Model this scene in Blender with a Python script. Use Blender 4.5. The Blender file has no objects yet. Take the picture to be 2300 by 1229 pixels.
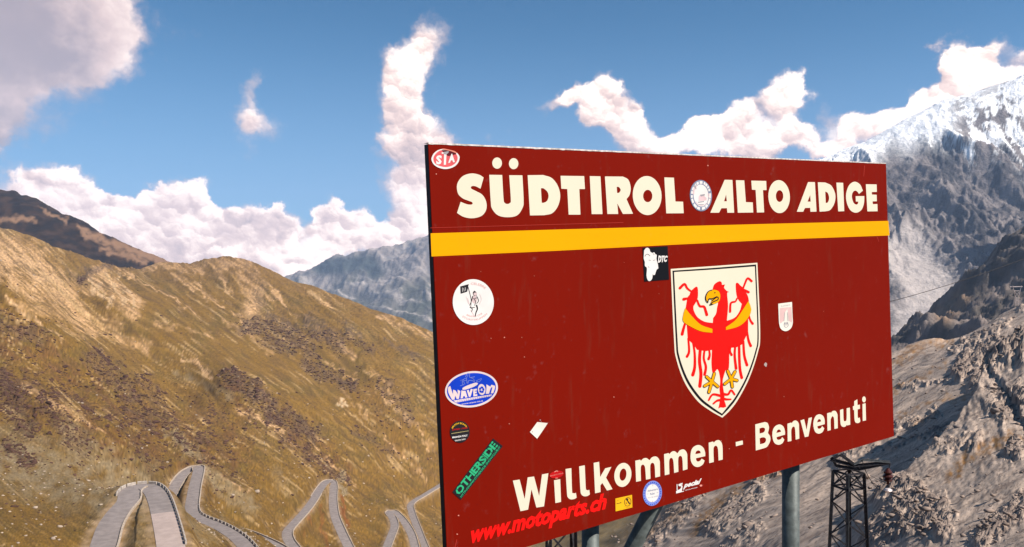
import bpy, math, random
import numpy as np
from mathutils import Vector, noise as mnoise
from mathutils.geometry import tessellate_polygon

random.seed(7); rng = np.random.default_rng(7)
C = bpy.context.scene.collection
scn = bpy.context.scene

# ------------------------------------------------------------------ camera
F = 1900.0                      # focal length in pixels of the 2300 px wide photograph
CX, CY = 1150.0, 614.5
cam = bpy.data.cameras.new('camera'); cam.sensor_width = 36.0; cam.lens = 36.0*F/2300.0
cam.clip_start = 0.05; cam.clip_end = 60000
camo = bpy.data.objects.new('camera', cam); camo.rotation_euler = (math.radians(90), 0, 0)
C.objects.link(camo); scn.camera = camo

# ------------------------------------------------------------------ light and exposure
SUN_AZ, SUN_EL = 114.0, 45.0    # azimuth clockwise from the view direction (+Y)
sa, se = math.radians(SUN_AZ), math.radians(SUN_EL)
SUNV = Vector((math.sin(sa)*math.cos(se), math.cos(sa)*math.cos(se), math.sin(se)))
sun = bpy.data.lights.new('sun', 'SUN'); sun.energy = 5.0; sun.angle = math.radians(0.5); sun.color = (1.0, 0.93, 0.84)
suno = bpy.data.objects.new('sun', sun); suno.rotation_euler = SUNV.to_track_quat('Z', 'Y').to_euler()
C.objects.link(suno)
scn.view_settings.view_transform = 'Standard'; scn.view_settings.look = 'None'
scn.view_settings.exposure = 0.75; scn.view_settings.gamma = 1.0; scn.view_settings.use_curve_mapping = False
scn.cycles.use_denoising = True; scn.cycles.volume_bounces = 1; scn.cycles.max_bounces = 6
scn.cycles.volume_step_rate = 4.0

# ------------------------------------------------------------------ world: sky and clouds
world = bpy.data.worlds.new('World'); scn.world = world; world.use_nodes = True
wt = world.node_tree; wt.nodes.clear()

class NB:
    """tiny node builder"""
    def __init__(s, t): s.t = t
    def n(s, typ, **k):
        x = s.t.nodes.new(typ)
        for a, b in k.items(): setattr(x, a, b)
        return x
    def _in(s, sock, v):
        if v is None: return
        if hasattr(v, 'is_output'): s.t.links.new(v, sock)
        else: sock.default_value = v
    def m(s, op, a, b=None, c=None, clamp=False):
        x = s.n('ShaderNodeMath', operation=op, use_clamp=clamp)
        s._in(x.inputs[0], a); s._in(x.inputs[1], b); s._in(x.inputs[2], c)
        return x.outputs[0]
    def v(s, op, a, b=None, out=0, c=None):
        x = s.n('ShaderNodeVectorMath', operation=op)
        s._in(x.inputs[0], a); s._in(x.inputs[1], b); s._in(x.inputs[2], c)
        return x.outputs[out]
    def xyz(s, x, y, z=0.0):
        q = s.n('ShaderNodeCombineXYZ'); s._in(q.inputs[0], x); s._in(q.inputs[1], y); s._in(q.inputs[2], z)
        return q.outputs[0]
    def noise(s, vec, scale, detail=5, rough=0.55, dist=0.0, out='Fac', lac=2.0):
        x = s.n('ShaderNodeTexNoise'); s._in(x.inputs['Vector'], vec)
        x.inputs['Scale'].default_value = scale; x.inputs['Detail'].default_value = detail
        x.inputs['Roughness'].default_value = rough; x.inputs['Distortion'].default_value = dist
        x.inputs['Lacunarity'].default_value = lac
        return x.outputs[out]
    def mix(s, f, a, b, typ='MIX'):
        x = s.n('ShaderNodeMix', data_type='RGBA', blend_type=typ, clamp_factor=True)
        s._in(x.inputs[0], f); s._in(x.inputs[6], a); s._in(x.inputs[7], b)
        return x.outputs[2]
    def rng(s, v, a, b, c=0.0, d=1.0, smooth=True):
        x = s.n('ShaderNodeMapRange'); x.interpolation_type = 'SMOOTHSTEP' if smooth else 'LINEAR'
        s._in(x.inputs[0], v); x.inputs[1].default_value = a; x.inputs[2].default_value = b
        x.inputs[3].default_value = c; x.inputs[4].default_value = d
        return x.outputs[0]

def srgb(r, g, b):
    f = lambda c: c/12.92 if c <= 0.04045 else ((c+0.055)/1.055)**2.4
    return (f(r/255), f(g/255), f(b/255), 1.0)

def angles(px, py):
    """photo pixel -> azimuth and elevation (radians) of the direction it looks in"""
    x, y, z = (px-CX)/F, 1.0, (CY-py)/F
    return math.atan2(x, y), math.atan2(z, math.hypot(x, y))

# cumulus puffs: (px, py, rx, ry, strength) of the place in the sky they stand at
PUFFS = [
 # big soft cloud, upper left
 (-200,-60,300,220,1.5),(20,10,165,92,1.1),(150,-10,100,72,.8),(-90,150,100,130,1.1),(55,105,80,55,.62),(-70,280,52,62,.5),(170,75,60,40,.46),(225,20,52,44,.50),(262,60,30,40,.30),(255,130,30,26,.26),(110,160,40,30,.25),
 # thin wisps in the middle
 (562,178,18,30,.44),(555,228,30,40,.44),(572,292,50,44,.42),(620,270,38,32,.36),(545,255,26,34,.30),(385,66,34,22,.16),(335,270,40,14,.16),(420,50,20,20,.14),
 # tall column beside the sign
 (978,66,40,40,.50),(948,112,44,46,.54),(930,165,48,56,.66),(893,130,34,30,.50),(885,212,44,36,.72),(920,205,50,40,.6),(912,250,52,34,.95),(930,300,50,44,1.0),(892,330,44,34,.9),(925,385,56,46,1.0),(935,445,54,46,1.0),(1000,310,26,34,.36),(975,350,40,40,.6),(945,500,50,36,.9),
 # low bank on the left: three heaps with dips between them
 (62,392,28,26,1.0),(112,402,40,30,1.15),(158,420,38,32,1.1),(198,446,32,28,1.0),(70,430,44,34,.9),(130,460,70,36,.9),
 (262,446,18,14,.6),(322,452,34,24,.8),(352,438,26,24,.9),(408,430,34,28,1.1),(440,436,28,30,1.05),(466,466,24,30,.95),(395,480,62,40,.95),(280,490,56,36,.85),(495,494,28,22,.8),
 (210,500,80,40,.9),(320,535,90,38,.95),(430,530,80,44,.95),(545,478,24,22,.95),(582,474,32,26,1.05),(620,486,30,28,1.0),(575,515,60,36,.95),(650,516,26,24,.8),
 (692,486,20,20,.95),(728,478,30,24,1.05),(765,482,26,22,1.0),(800,486,26,24,.95),(835,500,22,22,.85),(745,520,54,34,.95),(820,535,44,34,.85),(876,520,26,22,.75),(900,540,44,34,.75),(870,560,50,30,.7),
 (560,560,70,32,.95),(690,560,50,30,.9),(470,578,70,30,.95),(620,606,60,24,1.0),(150,540,80,40,.8),(745,585,50,24,.8),(690,612,40,16,.8),(960,520,50,40,.8),
 (476,572,20,17,.9),(506,590,18,14,.9),(612,582,28,20,1.0),(656,602,22,14,.9),(586,612,28,14,.9),(704,600,18,12,.8),(430,560,24,22,.7),(556,545,24,20,.7),(785,560,22,22,.7),(768,540,20,18,.7),
 # banks above the sign
 (1372,180,30,28,1.05),(1395,200,24,24,1.0),(1340,218,40,30,1.05),(1285,204,28,18,.9),(1262,222,28,20,.8),(1212,232,24,18,.46),(1380,255,46,34,1.1),(1438,238,18,22,.8),(1415,295,56,36,1.1),(1465,318,50,28,1.0),(1330,260,26,26,.8),
 (1590,296,40,26,1.05),(1545,300,24,22,.9),(1530,335,56,30,1.0),(1658,262,34,22,.95),(1620,285,30,20,.9),(1762,210,28,28,1.0),(1790,226,26,30,.95),(1740,246,40,24,.95),(1640,310,60,34,1.05),(1740,320,60,36,1.05),(1790,300,26,34,.85),(1690,340,60,30,1.0),
 (1862,258,22,26,.34),(1840,310,26,30,.34),(1960,240,28,22,.85),(1925,262,24,24,.85),(1912,300,40,34,.95),(2000,262,40,30,.95),(2045,230,32,22,.8),(1900,350,60,26,.85),(1850,345,34,22,.6),(2060,260,46,30,1.0),(1090,306,18,16,.26),(1138,318,26,12,.26),(1148,296,10,8,.18),(1068,242,8,14,.16),
 (2160,116,34,28,1.1),(2135,140,24,24,.9),(2238,108,26,18,.75),(2215,130,26,20,.8),(2175,160,42,34,1.15),(2255,168,34,24,.75),(2190,205,70,34,1.2),(2130,235,60,34,1.1),(2300,185,50,26,.85),(2310,112,26,16,.5),(2420,170,80,60,1.0),(2560,220,120,80,1.0),
 (-120,470,70,50,.9),(-260,430,140,80,1.0),(-520,390,170,90,1.0),(2850,150,200,110,1.0),
]
NPUFF = len(PUFFS)

def puff_group():
    """density of all puffs, and how far up the sunny side of its own puff a point lies"""
    g = bpy.data.node_groups.new('cloud_field', 'ShaderNodeTree')
    g.interface.new_socket('P', in_out='INPUT', socket_type='NodeSocketVector')
    g.interface.new_socket('D', in_out='OUTPUT', socket_type='NodeSocketFloat')
    g.interface.new_socket('L', in_out='OUTPUT', socket_type='NodeSocketFloat')
    b = NB(g); gi = b.n('NodeGroupInput'); go = b.n('NodeGroupOutput')
    P = gi.outputs[0]
    acc = wsum = lsum = None
    for i, (x, y, rx, ry, k) in enumerate(PUFFS):
        if i and i % 8 == 0:        # ties the chain together so that the shader stays small in memory
            P = b.v('MULTIPLY_ADD', lsum, (1e-9, 1e-9, 0), c=P)
        az, el = angles(x, y)
        sx, sy = F/rx, F/ry
        w = b.v('MULTIPLY_ADD', P, (sx, sy, 0), c=(-az*sx, -el*sy, 0))
        d2 = b.v('DOT_PRODUCT', w, w, out=1)
        t = b.m('MULTIPLY_ADD', d2, -1/3.2, 1.0, clamp=True)
        t = b.m('MULTIPLY', t, t)
        acc = b.m('MULTIPLY', t, k) if acc is None else b.m('MULTIPLY_ADD', t, k, acc)
        # small puffs stand in front of large ones
        t2 = b.m('MULTIPLY', t, t); t2 = b.m('MULTIPLY', t2, k*(60.0/rx)**1.2)
        l = b.v('DOT_PRODUCT', w, (0.34, 0.94, 0), out=1)
        wsum = b.m('ADD', t2, 1e-4) if wsum is None else b.m('ADD', wsum, t2)
        lsum = b.m('MULTIPLY', t2, l) if lsum is None else b.m('MULTIPLY_ADD', t2, l, lsum)
    g.links.new(acc, go.inputs[0]); g.links.new(b.m('DIVIDE', lsum, wsum), go.inputs[1])
    return g

def build_world():
    b = NB(wt)
    geo = b.n('ShaderNodeTexCoord'); D = b.v('NORMALIZE', geo.outputs['Generated'])
    sep = b.n('ShaderNodeSeparateXYZ'); wt.links.new(D, sep.inputs[0])
    az = b.m('ARCTAN2', sep.outputs[0], sep.outputs[1]); el = b.m('ARCSINE', sep.outputs[2])
    sky = b.n('ShaderNodeTexSky'); sky.sky_type = 'NISHITA'; sky.sun_disc = False
    sky.sun_elevation = se; sky.sun_rotation = sa; sky.altitude = 2700; sky.air_density = 1.0
    sky.dust_density = 0.3; sky.ozone_density = 2.0
    P = b.xyz(az, el, 0.0)
    # domain warp: billowing edges
    w1 = b.noise(P, 11.0, 2, 0.5, out='Color'); w2 = b.noise(P, 42.0, 4, 0.62, out='Color')
    o1 = b.v('MULTIPLY', b.v('SUBTRACT', w1, (.5, .5, .5)), (0.07, 0.06, 0))
    o2 = b.v('MULTIPLY', b.v('SUBTRACT', w2, (.5, .5, .5)), (0.034, 0.032, 0))
    Pw = b.v('ADD', P, b.v('ADD', o1, o2))
    grp = puff_group()
    q = b.n('ShaderNodeGroup'); q.node_tree = grp; wt.links.new(Pw, q.inputs[0]); f0, L0 = q.outputs[0], q.outputs[1]
    # cauliflower lobes: cells at four scales, each lit from above right
    o3 = b.v('MULTIPLY', b.v('SUBTRACT', w2, (.5, .5, .5)), (0.022, 0.022, 0))
    Pc = b.v('ADD', P, o3); c0 = None; L1 = None
    for sc, amp, la in ((32, .5, .60), (74, .28, .46), (180, .13, .18), (400, .05, .07)):
        vo = b.n('ShaderNodeTexVoronoi', feature='SMOOTH_F1', voronoi_dimensions='2D')
        vo.inputs['Scale'].default_value = sc; vo.inputs['Smoothness'].default_value = 0.38
        wt.links.new(Pc, vo.inputs['Vector'])
        t = b.m('MULTIPLY', vo.outputs['Distance'], -amp)
        c0 = t if c0 is None else b.m('ADD', c0, t)
        dlt = b.v('SUBTRACT', Pc, vo.outputs['Position']); l = b.v('DOT_PRODUCT', dlt, (0.34*sc*la, 0.94*sc*la, 0), out=1)
        L1 = l if L1 is None else b.m('ADD', L1, l)
    fine = b.noise(P, 95.0, 5, 0.6)
    d = b.m('ADD', f0, b.m('MULTIPLY', b.m('ADD', c0, 0.34), 0.60))
    d = b.m('ADD', d, b.m('MULTIPLY', b.m('SUBTRACT', fine, 0.5), 0.34))
    # softness: thin wisps stay thin, thick cumulus has crisp edges
    soft = b.rng(f0, 0.0, 0.9)
    alpha_s = b.rng(d, 0.16, 0.95); alpha_h = b.rng(d, 0.30, 0.60)
    # upper left cloud is soft
    softmask = b.m('MULTIPLY', b.rng(az, -0.36, -0.30, 1.0, 0.0), b.rng(el, 0.10, 0.17))
    hard = b.m('MULTIPLY', b.rng(f0, 0.50, 1.05), b.m('SUBTRACT', 1.0, b.m('MULTIPLY', softmask, .85)))
    alpha = b.m('ADD', b.m('MULTIPLY', alpha_h, hard), b.m('MULTIPLY', alpha_s, b.m('MULTIPLY', b.m('SUBTRACT', 1.0, hard), .80)))
    alpha = b.m('MULTIPLY', alpha, 0.97)
    # sunlit and shaded sides of the puffs
    lum = b.noise(P, 10.0, 4, 0.55)
    calm = b.m('SUBTRACT', 1.0, b.m('MULTIPLY', softmask, .80))
    lit = b.m('ADD', b.m('MULTIPLY', L0, b.m('MULTIPLY', calm, .60)), b.m('MULTIPLY', L1, b.m('MULTIPLY', calm, .80)))
    lit = b.m('ADD', lit, b.m('MULTIPLY', b.m('SUBTRACT', lum, 0.5), 2.5))
    lit = b.m('ADD', lit, b.m('MULTIPLY', b.m('SUBTRACT', fine, 0.5), .35))
    lit = b.m('ADD', lit, b.m('MULTIPLY', softmask, b.rng(az, -.56, -.40, -.95, -.10)))
    lit = b.m('ADD', lit, b.rng(az, -0.1, 0.2, 0.08, 0.34))
    litf = b.rng(lit, -0.85, 0.78, smooth=False)
    litf = b.m('MULTIPLY', litf, b.rng(f0, .28, .85, .40, 1.0))
    K = 1.0/WSTR
    shade = b.mix(b.rng(lum, .35, .65), (0.33*K, 0.262*K, 0.27*K, 1), (0.39*K, 0.30*K, 0.295*K, 1))
    bright = (0.98*K, 0.80*K, 0.70*K, 1)
    mid = (0.62*K, 0.465*K, 0.425*K, 1)
    col = b.mix(b.rng(litf, 0.0, 0.50), shade, mid)
    col = b.mix(b.rng(litf, 0.38, 0.86), col, bright)
    skyc = b.v('MULTIPLY', sky.outputs[0], SKYTINT)
    hz = b.rng(el, -0.02, 0.32, 1.0, 0.0, smooth=True)
    skyc = b.mix(b.m('MULTIPLY', hz, 0.74), skyc, (0.18*K, 0.285*K, 0.46*K, 1))
    out = b.mix(alpha, skyc, col)
    # below the horizon: dim ground colour
    out = b.mix(b.rng(el, -0.25, -0.12, 1.0, 0.0), out, (0.10*K, 0.09*K, 0.07*K, 1))
    bg = b.n('ShaderNodeBackground'); bg.inputs[1].default_value = WSTR
    wo = b.n('ShaderNodeOutputWorld')
    wt.links.new(out, bg.inputs[0]); wt.links.new(bg.outputs[0], wo.inputs[0])
HAZE = 0.000034
WSTR = 0.08
SKYTINT = (0.34, 0.70, 0.81)
build_world()
world.cycles.sampling_method = 'MANUAL'; world.cycles.sample_map_resolution = 512

# ================================================================== helpers
def tag(o, label=None, cat=None, group=None, kind=None):
    if label: o['label'] = label
    if cat: o['category'] = cat
    if group: o['group'] = group
    if kind: o['kind'] = kind
    return o

def link(name, me, mats=(), parent=None):
    o = bpy.data.objects.new(name, me); C.objects.link(o)
    for m in (mats if isinstance(mats, (list, tuple)) else [mats]):
        if m and m.name not in [x.name for x in me.materials if x]: me.materials.append(m)
    if parent: o.parent = parent
    return o

def empty(name, loc=(0, 0, 0)):
    o = bpy.data.objects.new(name, None); o.location = loc; C.objects.link(o); o.empty_display_size = .2
    bpy.context.view_layer.update()
    return o

def reparent(o, p):
    """parent and keep the place (p is an unrotated empty)"""
    o.parent = p; o.location = Vector(o.location) - Vector(p.location)

def pix(px, py, y):
    """photo pixel at depth y -> point in the world (camera at the origin)"""
    return Vector(((px-CX)/F*y, y, (CY-py)/F*y))

def simple(name, col, rough=0.6, metal=0.0, var=0.0, scale=30, bump=0.0, spec=0.12):
    m = bpy.data.materials.new(name); m.use_nodes = True
    t = m.node_tree; p = t.nodes['Principled BSDF']; b = NB(t)
    p.inputs['Roughness'].default_value = rough; p.inputs['Metallic'].default_value = metal
    p.inputs['Specular IOR Level'].default_value = spec
    c = (col[0], col[1], col[2], 1)
    if var or bump:
        tc = b.n('ShaderNodeTexCoord'); nz = b.noise(tc.outputs['Object'], scale, 6, .6)
        if var:
            d = b.mix(b.rng(nz, .3, .7), tuple(max(0, x*(1-var)) for x in c[:3])+(1,), tuple(min(1, x*(1+var)) for x in c[:3])+(1,))
            t.links.new(d, p.inputs['Base Color'])
        else: p.inputs['Base Color'].default_value = c
        if bump:
            bp = b.n('ShaderNodeBump'); bp.inputs['Strength'].default_value = bump; bp.inputs['Distance'].default_value = .01
            t.links.new(nz, bp.inputs['Height']); t.links.new(bp.outputs[0], p.inputs['Normal'])
    else: p.inputs['Base Color'].default_value = c
    return m

# ------------------------------------------------------------------ numpy noise
def _tab(seed):
    r = np.random.default_rng(seed); a = r.random((256, 256))*2*np.pi
    return np.cos(a).astype(np.float32), np.sin(a).astype(np.float32)
_tabs = {}
def perlin(x, y, seed=0):
    if seed not in _tabs: _tabs[seed] = _tab(seed)
    gx, gy = _tabs[seed]
    xi = np.floor(x).astype(np.int64); yi = np.floor(y).astype(np.int64)
    xf = (x-xi).astype(np.float32); yf = (y-yi).astype(np.float32)
    u = xf*xf*xf*(xf*(xf*6-15)+10); v = yf*yf*yf*(yf*(yf*6-15)+10)
    def g(i, j):
        a = (xi+i) & 255; b = (yi+j) & 255
        return gx[a, b]*(xf-i)+gy[a, b]*(yf-j)
    n0 = g(0, 0)*(1-u)+g(1, 0)*u; n1 = g(0, 1)*(1-u)+g(1, 1)*u
    return (n0*(1-v)+n1*v)*1.5
def fbm(x, y, o=5, seed=0, rough=.5, lac=2.03):
    s = 0; a = 1; t = 0
    for k in range(o):
        s = s+a*perlin(x, y, seed+k); t += a; a *= rough; x = x*lac+17.3; y = y*lac-9.1
    return s/t
def ridged(x, y, o=5, seed=0, rough=.5, lac=2.03):
    s = 0; a = 1; t = 0; w = 1
    for k in range(o):
        n = 1-np.abs(perlin(x, y, seed+k)); n = n*n
        s = s+a*n*w; t += a; w = np.clip(n*1.3, 0, 1); a *= rough; x = x*lac+11.7; y = y*lac+5.9
    return s/t
def sstep(a, b, x):
    t = np.clip((x-a)/(b-a), 0, 1); return t*t*(3-2*t)

def tps(pts, vals, reg=1e-4):
    n = len(pts)
    def U(r2): return r2*np.log(np.maximum(r2, 1e-12))
    d = ((pts[:, None]-pts[None])**2).sum(-1)
    A = np.zeros((n+3, n+3)); A[:n, :n] = U(d)+np.eye(n)*reg
    A[:n, n] = 1; A[:n, n+1:] = pts; A[n, :n] = 1; A[n+1:, :n] = pts.T
    w = np.linalg.solve(A, np.append(vals, [0, 0, 0]))
    def f(q):
        out = np.empty(len(q))
        for i in range(0, len(q), 40000):
            c = q[i:i+40000]; r = ((c[:, None]-pts[None])**2).sum(-1)
            out[i:i+40000] = U(r)@w[:n]+w[n]+c@w[n+1:]
        return out
    return f

def polydist(X, Y, pts):
    """distance to a polyline, 0..1 position along it, and the side (>0 on its right)"""
    best = np.full(X.shape, 1e9); al = np.zeros(X.shape); sd = np.zeros(X.shape); L = 0
    segs = []
    for (x0, y0), (x1, y1) in zip(pts[:-1], pts[1:]): segs.append(math.hypot(x1-x0, y1-y0))
    tot = sum(segs)
    for k, ((x0, y0), (x1, y1)) in enumerate(zip(pts[:-1], pts[1:])):
        dx, dy = x1-x0, y1-y0; l2 = dx*dx+dy*dy+1e-9
        t = np.clip(((X-x0)*dx+(Y-y0)*dy)/l2, 0, 1)
        ex, ey = X-x0-t*dx, Y-y0-t*dy; d = np.sqrt(ex*ex+ey*ey)
        m = d < best
        best = np.where(m, d, best); al = np.where(m, (L+t*segs[k])/tot, al)
        sd = np.where(m, dx*ey-dy*ex, sd); L += segs[k]
    return best, al, sd

def stroke(PX, PY, pts, w, soft=.5, wx=0, wy=0):
    """soft brush mask along a polyline given in photo pixels of the place on the slope"""
    x0 = min(p[0] for p in pts)-w*2-30; x1 = max(p[0] for p in pts)+w*2+30
    y0 = min(p[1] for p in pts)-w*2-30; y1 = max(p[1] for p in pts)+w*2+30
    out = np.zeros(PX.shape)
    idx = np.nonzero((PX > x0) & (PX < x1) & (PY > y0) & (PY < y1))
    if len(idx[0]) == 0: return out
    X = PX[idx]+(wx[idx] if np.ndim(wx) else 0); Y = PY[idx]+(wy[idx] if np.ndim(wy) else 0)
    d, a, _ = polydist(X, Y, pts)
    out[idx] = 1-sstep(w*(1-soft), w*(1+soft), d*2)
    return out

def grid_mesh(name, V, nr, nc, cols=None, extra=None):
    """V (nr*nc,3) -> mesh with a colour attribute"""
    me = bpy.data.meshes.new(name)
    i = np.arange(nr-1)[:, None]*nc+np.arange(nc-1)[None]
    q = np.stack([i, i+1, i+nc+1, i+nc], -1).reshape(-1, 4)
    verts = V; nv = len(V)
    if extra is not None:
        ev, ef = extra; verts = np.vstack([V, ev]); ef = np.array(ef)+nv
        q = np.vstack([q, ef]); cols = np.vstack([cols, np.tile(cols.mean(0), (len(ev), 1))])
    me.vertices.add(len(verts)); me.vertices.foreach_set('co', verts.astype(np.float32).ravel())
    me.loops.add(q.size); me.loops.foreach_set('vertex_index', q.astype(np.int32).ravel())
    me.polygons.add(len(q)); me.polygons.foreach_set('loop_start', np.arange(0, q.size, 4, dtype=np.int32))
    me.polygons.foreach_set('use_smooth', np.ones(len(q), dtype=bool))
    if cols is not None:
        at = me.color_attributes.new('ground', 'FLOAT_COLOR', 'POINT')
        c4 = np.ones((len(verts), 4), np.float32); c4[:, :cols.shape[1]] = cols
        at.data.foreach_set('color', c4.ravel())
    me.update(calc_edges=True); me.validate()
    return me

def ground_mat(name, scale, fine_amp, bump, bdist, rough=.95, tone=.80):
    """surface colour from the ground attribute (soil, turf, scree, snow), broken up by fine grain"""
    m = bpy.data.materials.new(name); m.use_nodes = True; t = m.node_tree; b = NB(t); p = t.nodes['Principled BSDF']
    at = b.n('ShaderNodeAttribute'); at.attribute_name = 'ground'
    tc = b.n('ShaderNodeTexCoord'); P = tc.outputs['Object']
    n1 = b.noise(P, scale, 7, .68); n2 = b.noise(P, scale*7.3, 4, .65)
    f = b.m('ADD', b.m('MULTIPLY', b.m('SUBTRACT', n1, .5), fine_amp*2.4), b.m('MULTIPLY', b.m('SUBTRACT', n2, .5), fine_amp*2.0))
    f = b.m('MULTIPLY', b.m('MAXIMUM', b.m('ADD', f, 1.0), 0.15), tone)
    c = b.v('SCALE', at.outputs['Color']); t.links.new(f, c.node.inputs['Scale'])
    t.links.new(c, p.inputs['Base Color']); p.inputs['Roughness'].default_value = rough
    p.inputs['Specular IOR Level'].default_value = .15
    bp = b.n('ShaderNodeBump'); bp.inputs['Strength'].default_value = bump; bp.inputs['Distance'].default_value = bdist
    h = b.m('ADD', n1, b.m('MULTIPLY', n2, .35))
    t.links.new(h, bp.inputs['Height']); t.links.new(bp.outputs[0], p.inputs['Normal'])
    return m

# ================================================================== roads (centre lines: photo pixel + height)
ROADS = [
 ('A', 6.6, [(196,1330,-72),(212,1275,-71.6),(231,1229,-71.4),(246,1182,-71.2),(266,1150,-71.1),(288,1124,-71.0),(291,1106,-70.9),(306,1094,-70.8),(328,1092,-70.8),(347,1104,-70.4),(360,1130,-70),(373,1178,-69.5),(384,1229,-69),(398,1310,-68)]),
 ('B', 7.0, [(340,1190,-136),(360,1145,-135.5),(380,1117,-135),(397,1086,-134),(415,1063,-133),(436,1050,-132),(446,1050,-131.5),(444,1066,-131),(438,1090,-130),(434,1114,-128.6),(431,1136,-127.6),(434,1154,-126.5),(452,1166,-125),(478,1176,-123.5),(510,1192,-121),(540,1214,-119),(566,1246,-117),(590,1290,-115)]),
 ('C', 6.0, [(500,1182,-152),(552,1196,-151),(592,1212,-150),(630,1231,-149),(672,1262,-148)]),
 ('D', 7.0, [(690,1268,-176),(662,1232,-176),(648,1212,-176.5),(646,1194,-177),(660,1176,-178.5),(682,1152,-180.5),(702,1126,-183),(720,1097,-186),(733,1082,-188.5),(744,1080,-190),(749,1092,-191.5),(748,1124,-193.5),(752,1158,-195),(766,1193,-197),(784,1231,-199),(802,1272,-200)]),
 ('E', 7.0, [(862,1262,-221),(868,1232,-222),(878,1205,-223),(886,1182,-225),(882,1164,-226.5),(874,1151,-228),(884,1149,-229),(904,1168,-230),(922,1196,-231),(932,1229,-232),(940,1270,-232)]),
 ('F', 7.2, [(1060,1048,-264),(1025,1068,-262),(992,1088,-260),(956,1110,-258),(924,1131,-256),(925,1152,-254.5),(938,1188,-252),(954,1229,-250),(974,1275,-248)]),
]
def road_path(pts, step=3.0):
    P = [pix(x, y, -z*F/(y-CY)) for x, y, z in pts]
    out = []
    for i in range(len(P)-1):
        p0 = P[max(i-1, 0)]; p1 = P[i]; p2 = P[i+1]; p3 = P[min(i+2, len(P)-1)]
        n = max(2, int((p2-p1).length/step))
        for k in range(n):
            t = k/n
            out.append(0.5*((2*p1)+(p2-p0)*t+(2*p0-5*p1+4*p2-p3)*t*t+(3*p1-p0-3*p2+p3)*t**3))
    out.append(P[-1]); return out
RPATH = [(n, w, road_path(p)) for n, w, p in ROADS]

# ================================================================== main terrain: valley with its two slopes
# control points: photo pixel (or beyond the frame) and depth of the surface there
CP = [
 # left slope, bottom to top
 (0,1229,200),(120,1229,210),(300,1229,214),(470,1229,250),(700,1229,520),(850,1229,700),(1010,1229,820),(1150,1229,900),
 (0,1100,292),(0,1000,395),(0,850,610),(0,700,900),(0,600,1250),
 (150,1150,262),(150,1000,430),(150,850,680),(150,700,1020),(150,610,1500),
 (300,1000,500),(300,850,810),(300,700,1200),(290,625,1700),
 (500,1000,640),(500,850,950),(500,700,1450),(500,640,1800),
 (700,1000,870),(700,850,1180),(700,740,1500),(700,670,1850),
 (880,1050,960),(900,950,1120),(900,850,1350),(900,750,1700),
 (560,1100,560),(640,1080,660),(840,1100,880),(1050,1000,1200),(1050,880,1500),
 (-300,1229,185),(-300,1000,370),(-300,800,680),(-300,650,1150),(-700,1229,175),(-700,950,400),(-700,700,900),
 (0,650,800),(100,694,810),(200,768,790),(330,848,760),(430,908,750),(0,622,1120),(112,670,1110),(216,742,1070),(346,824,1000),(446,884,940),
 # under and behind the sign
 (1250,1215,880),(1400,1180,640),(1200,1100,1150),(1450,1080,800),(1700,1000,480),(1500,950,1100),(1350,1000,1250),
 # right slope
 (1500,1229,235),(1400,1229,360),(1300,1229,640),(1620,1229,165),(1760,1229,125),(1950,1229,96),(2120,1229,76),(2300,1229,62),(2600,1229,46),
 (1520,1150,380),(1650,1120,290),(1800,1100,215),(1900,1100,175),(2100,1120,112),(2300,1100,90),(2600,1100,70),
 (2010,1000,235),(2150,1000,175),(2300,1000,135),(2600,950,120),(2050,900,360),(2200,870,300),(2300,850,255),(2600,800,240),
 (2020,830,520),(2150,790,470),(2300,740,430),(2600,640,430),(3200,1229,30),(3200,900,120),(3200,500,400),
]
CREST = [(-300,480,2000),(-150,500,1900),(0,522,1800),(60,534,1820),(110,552,1850),(160,566,1900),(210,577,1960),(260,592,2020),(310,598,2060),(350,588,2120),(400,588,2160),(450,586,2180),(500,586,2180),(560,590,2180),(590,602,2120),(620,620,2080),
 (650,631,2050),(700,641,2020),(760,657,2000),(820,678,1980),(880,698,1960),(930,716,1940),(980,738,1920),(1080,785,1900),(1200,830,1880),(1350,860,1700),(1500,868,1500),(1650,860,1250),(1800,835,1000),(1900,812,860),(1970,796,780),
 (2010,789,720),(2040,772,690),(2072,762,680),(2110,762,690),(2150,760,690),(2180,748,680),(2220,722,660),(2260,700,640),(2300,684,620),(2400,640,620),(2600,560,640),(2900,470,660),(3200,400,680),(-700,430,2100)]
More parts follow.
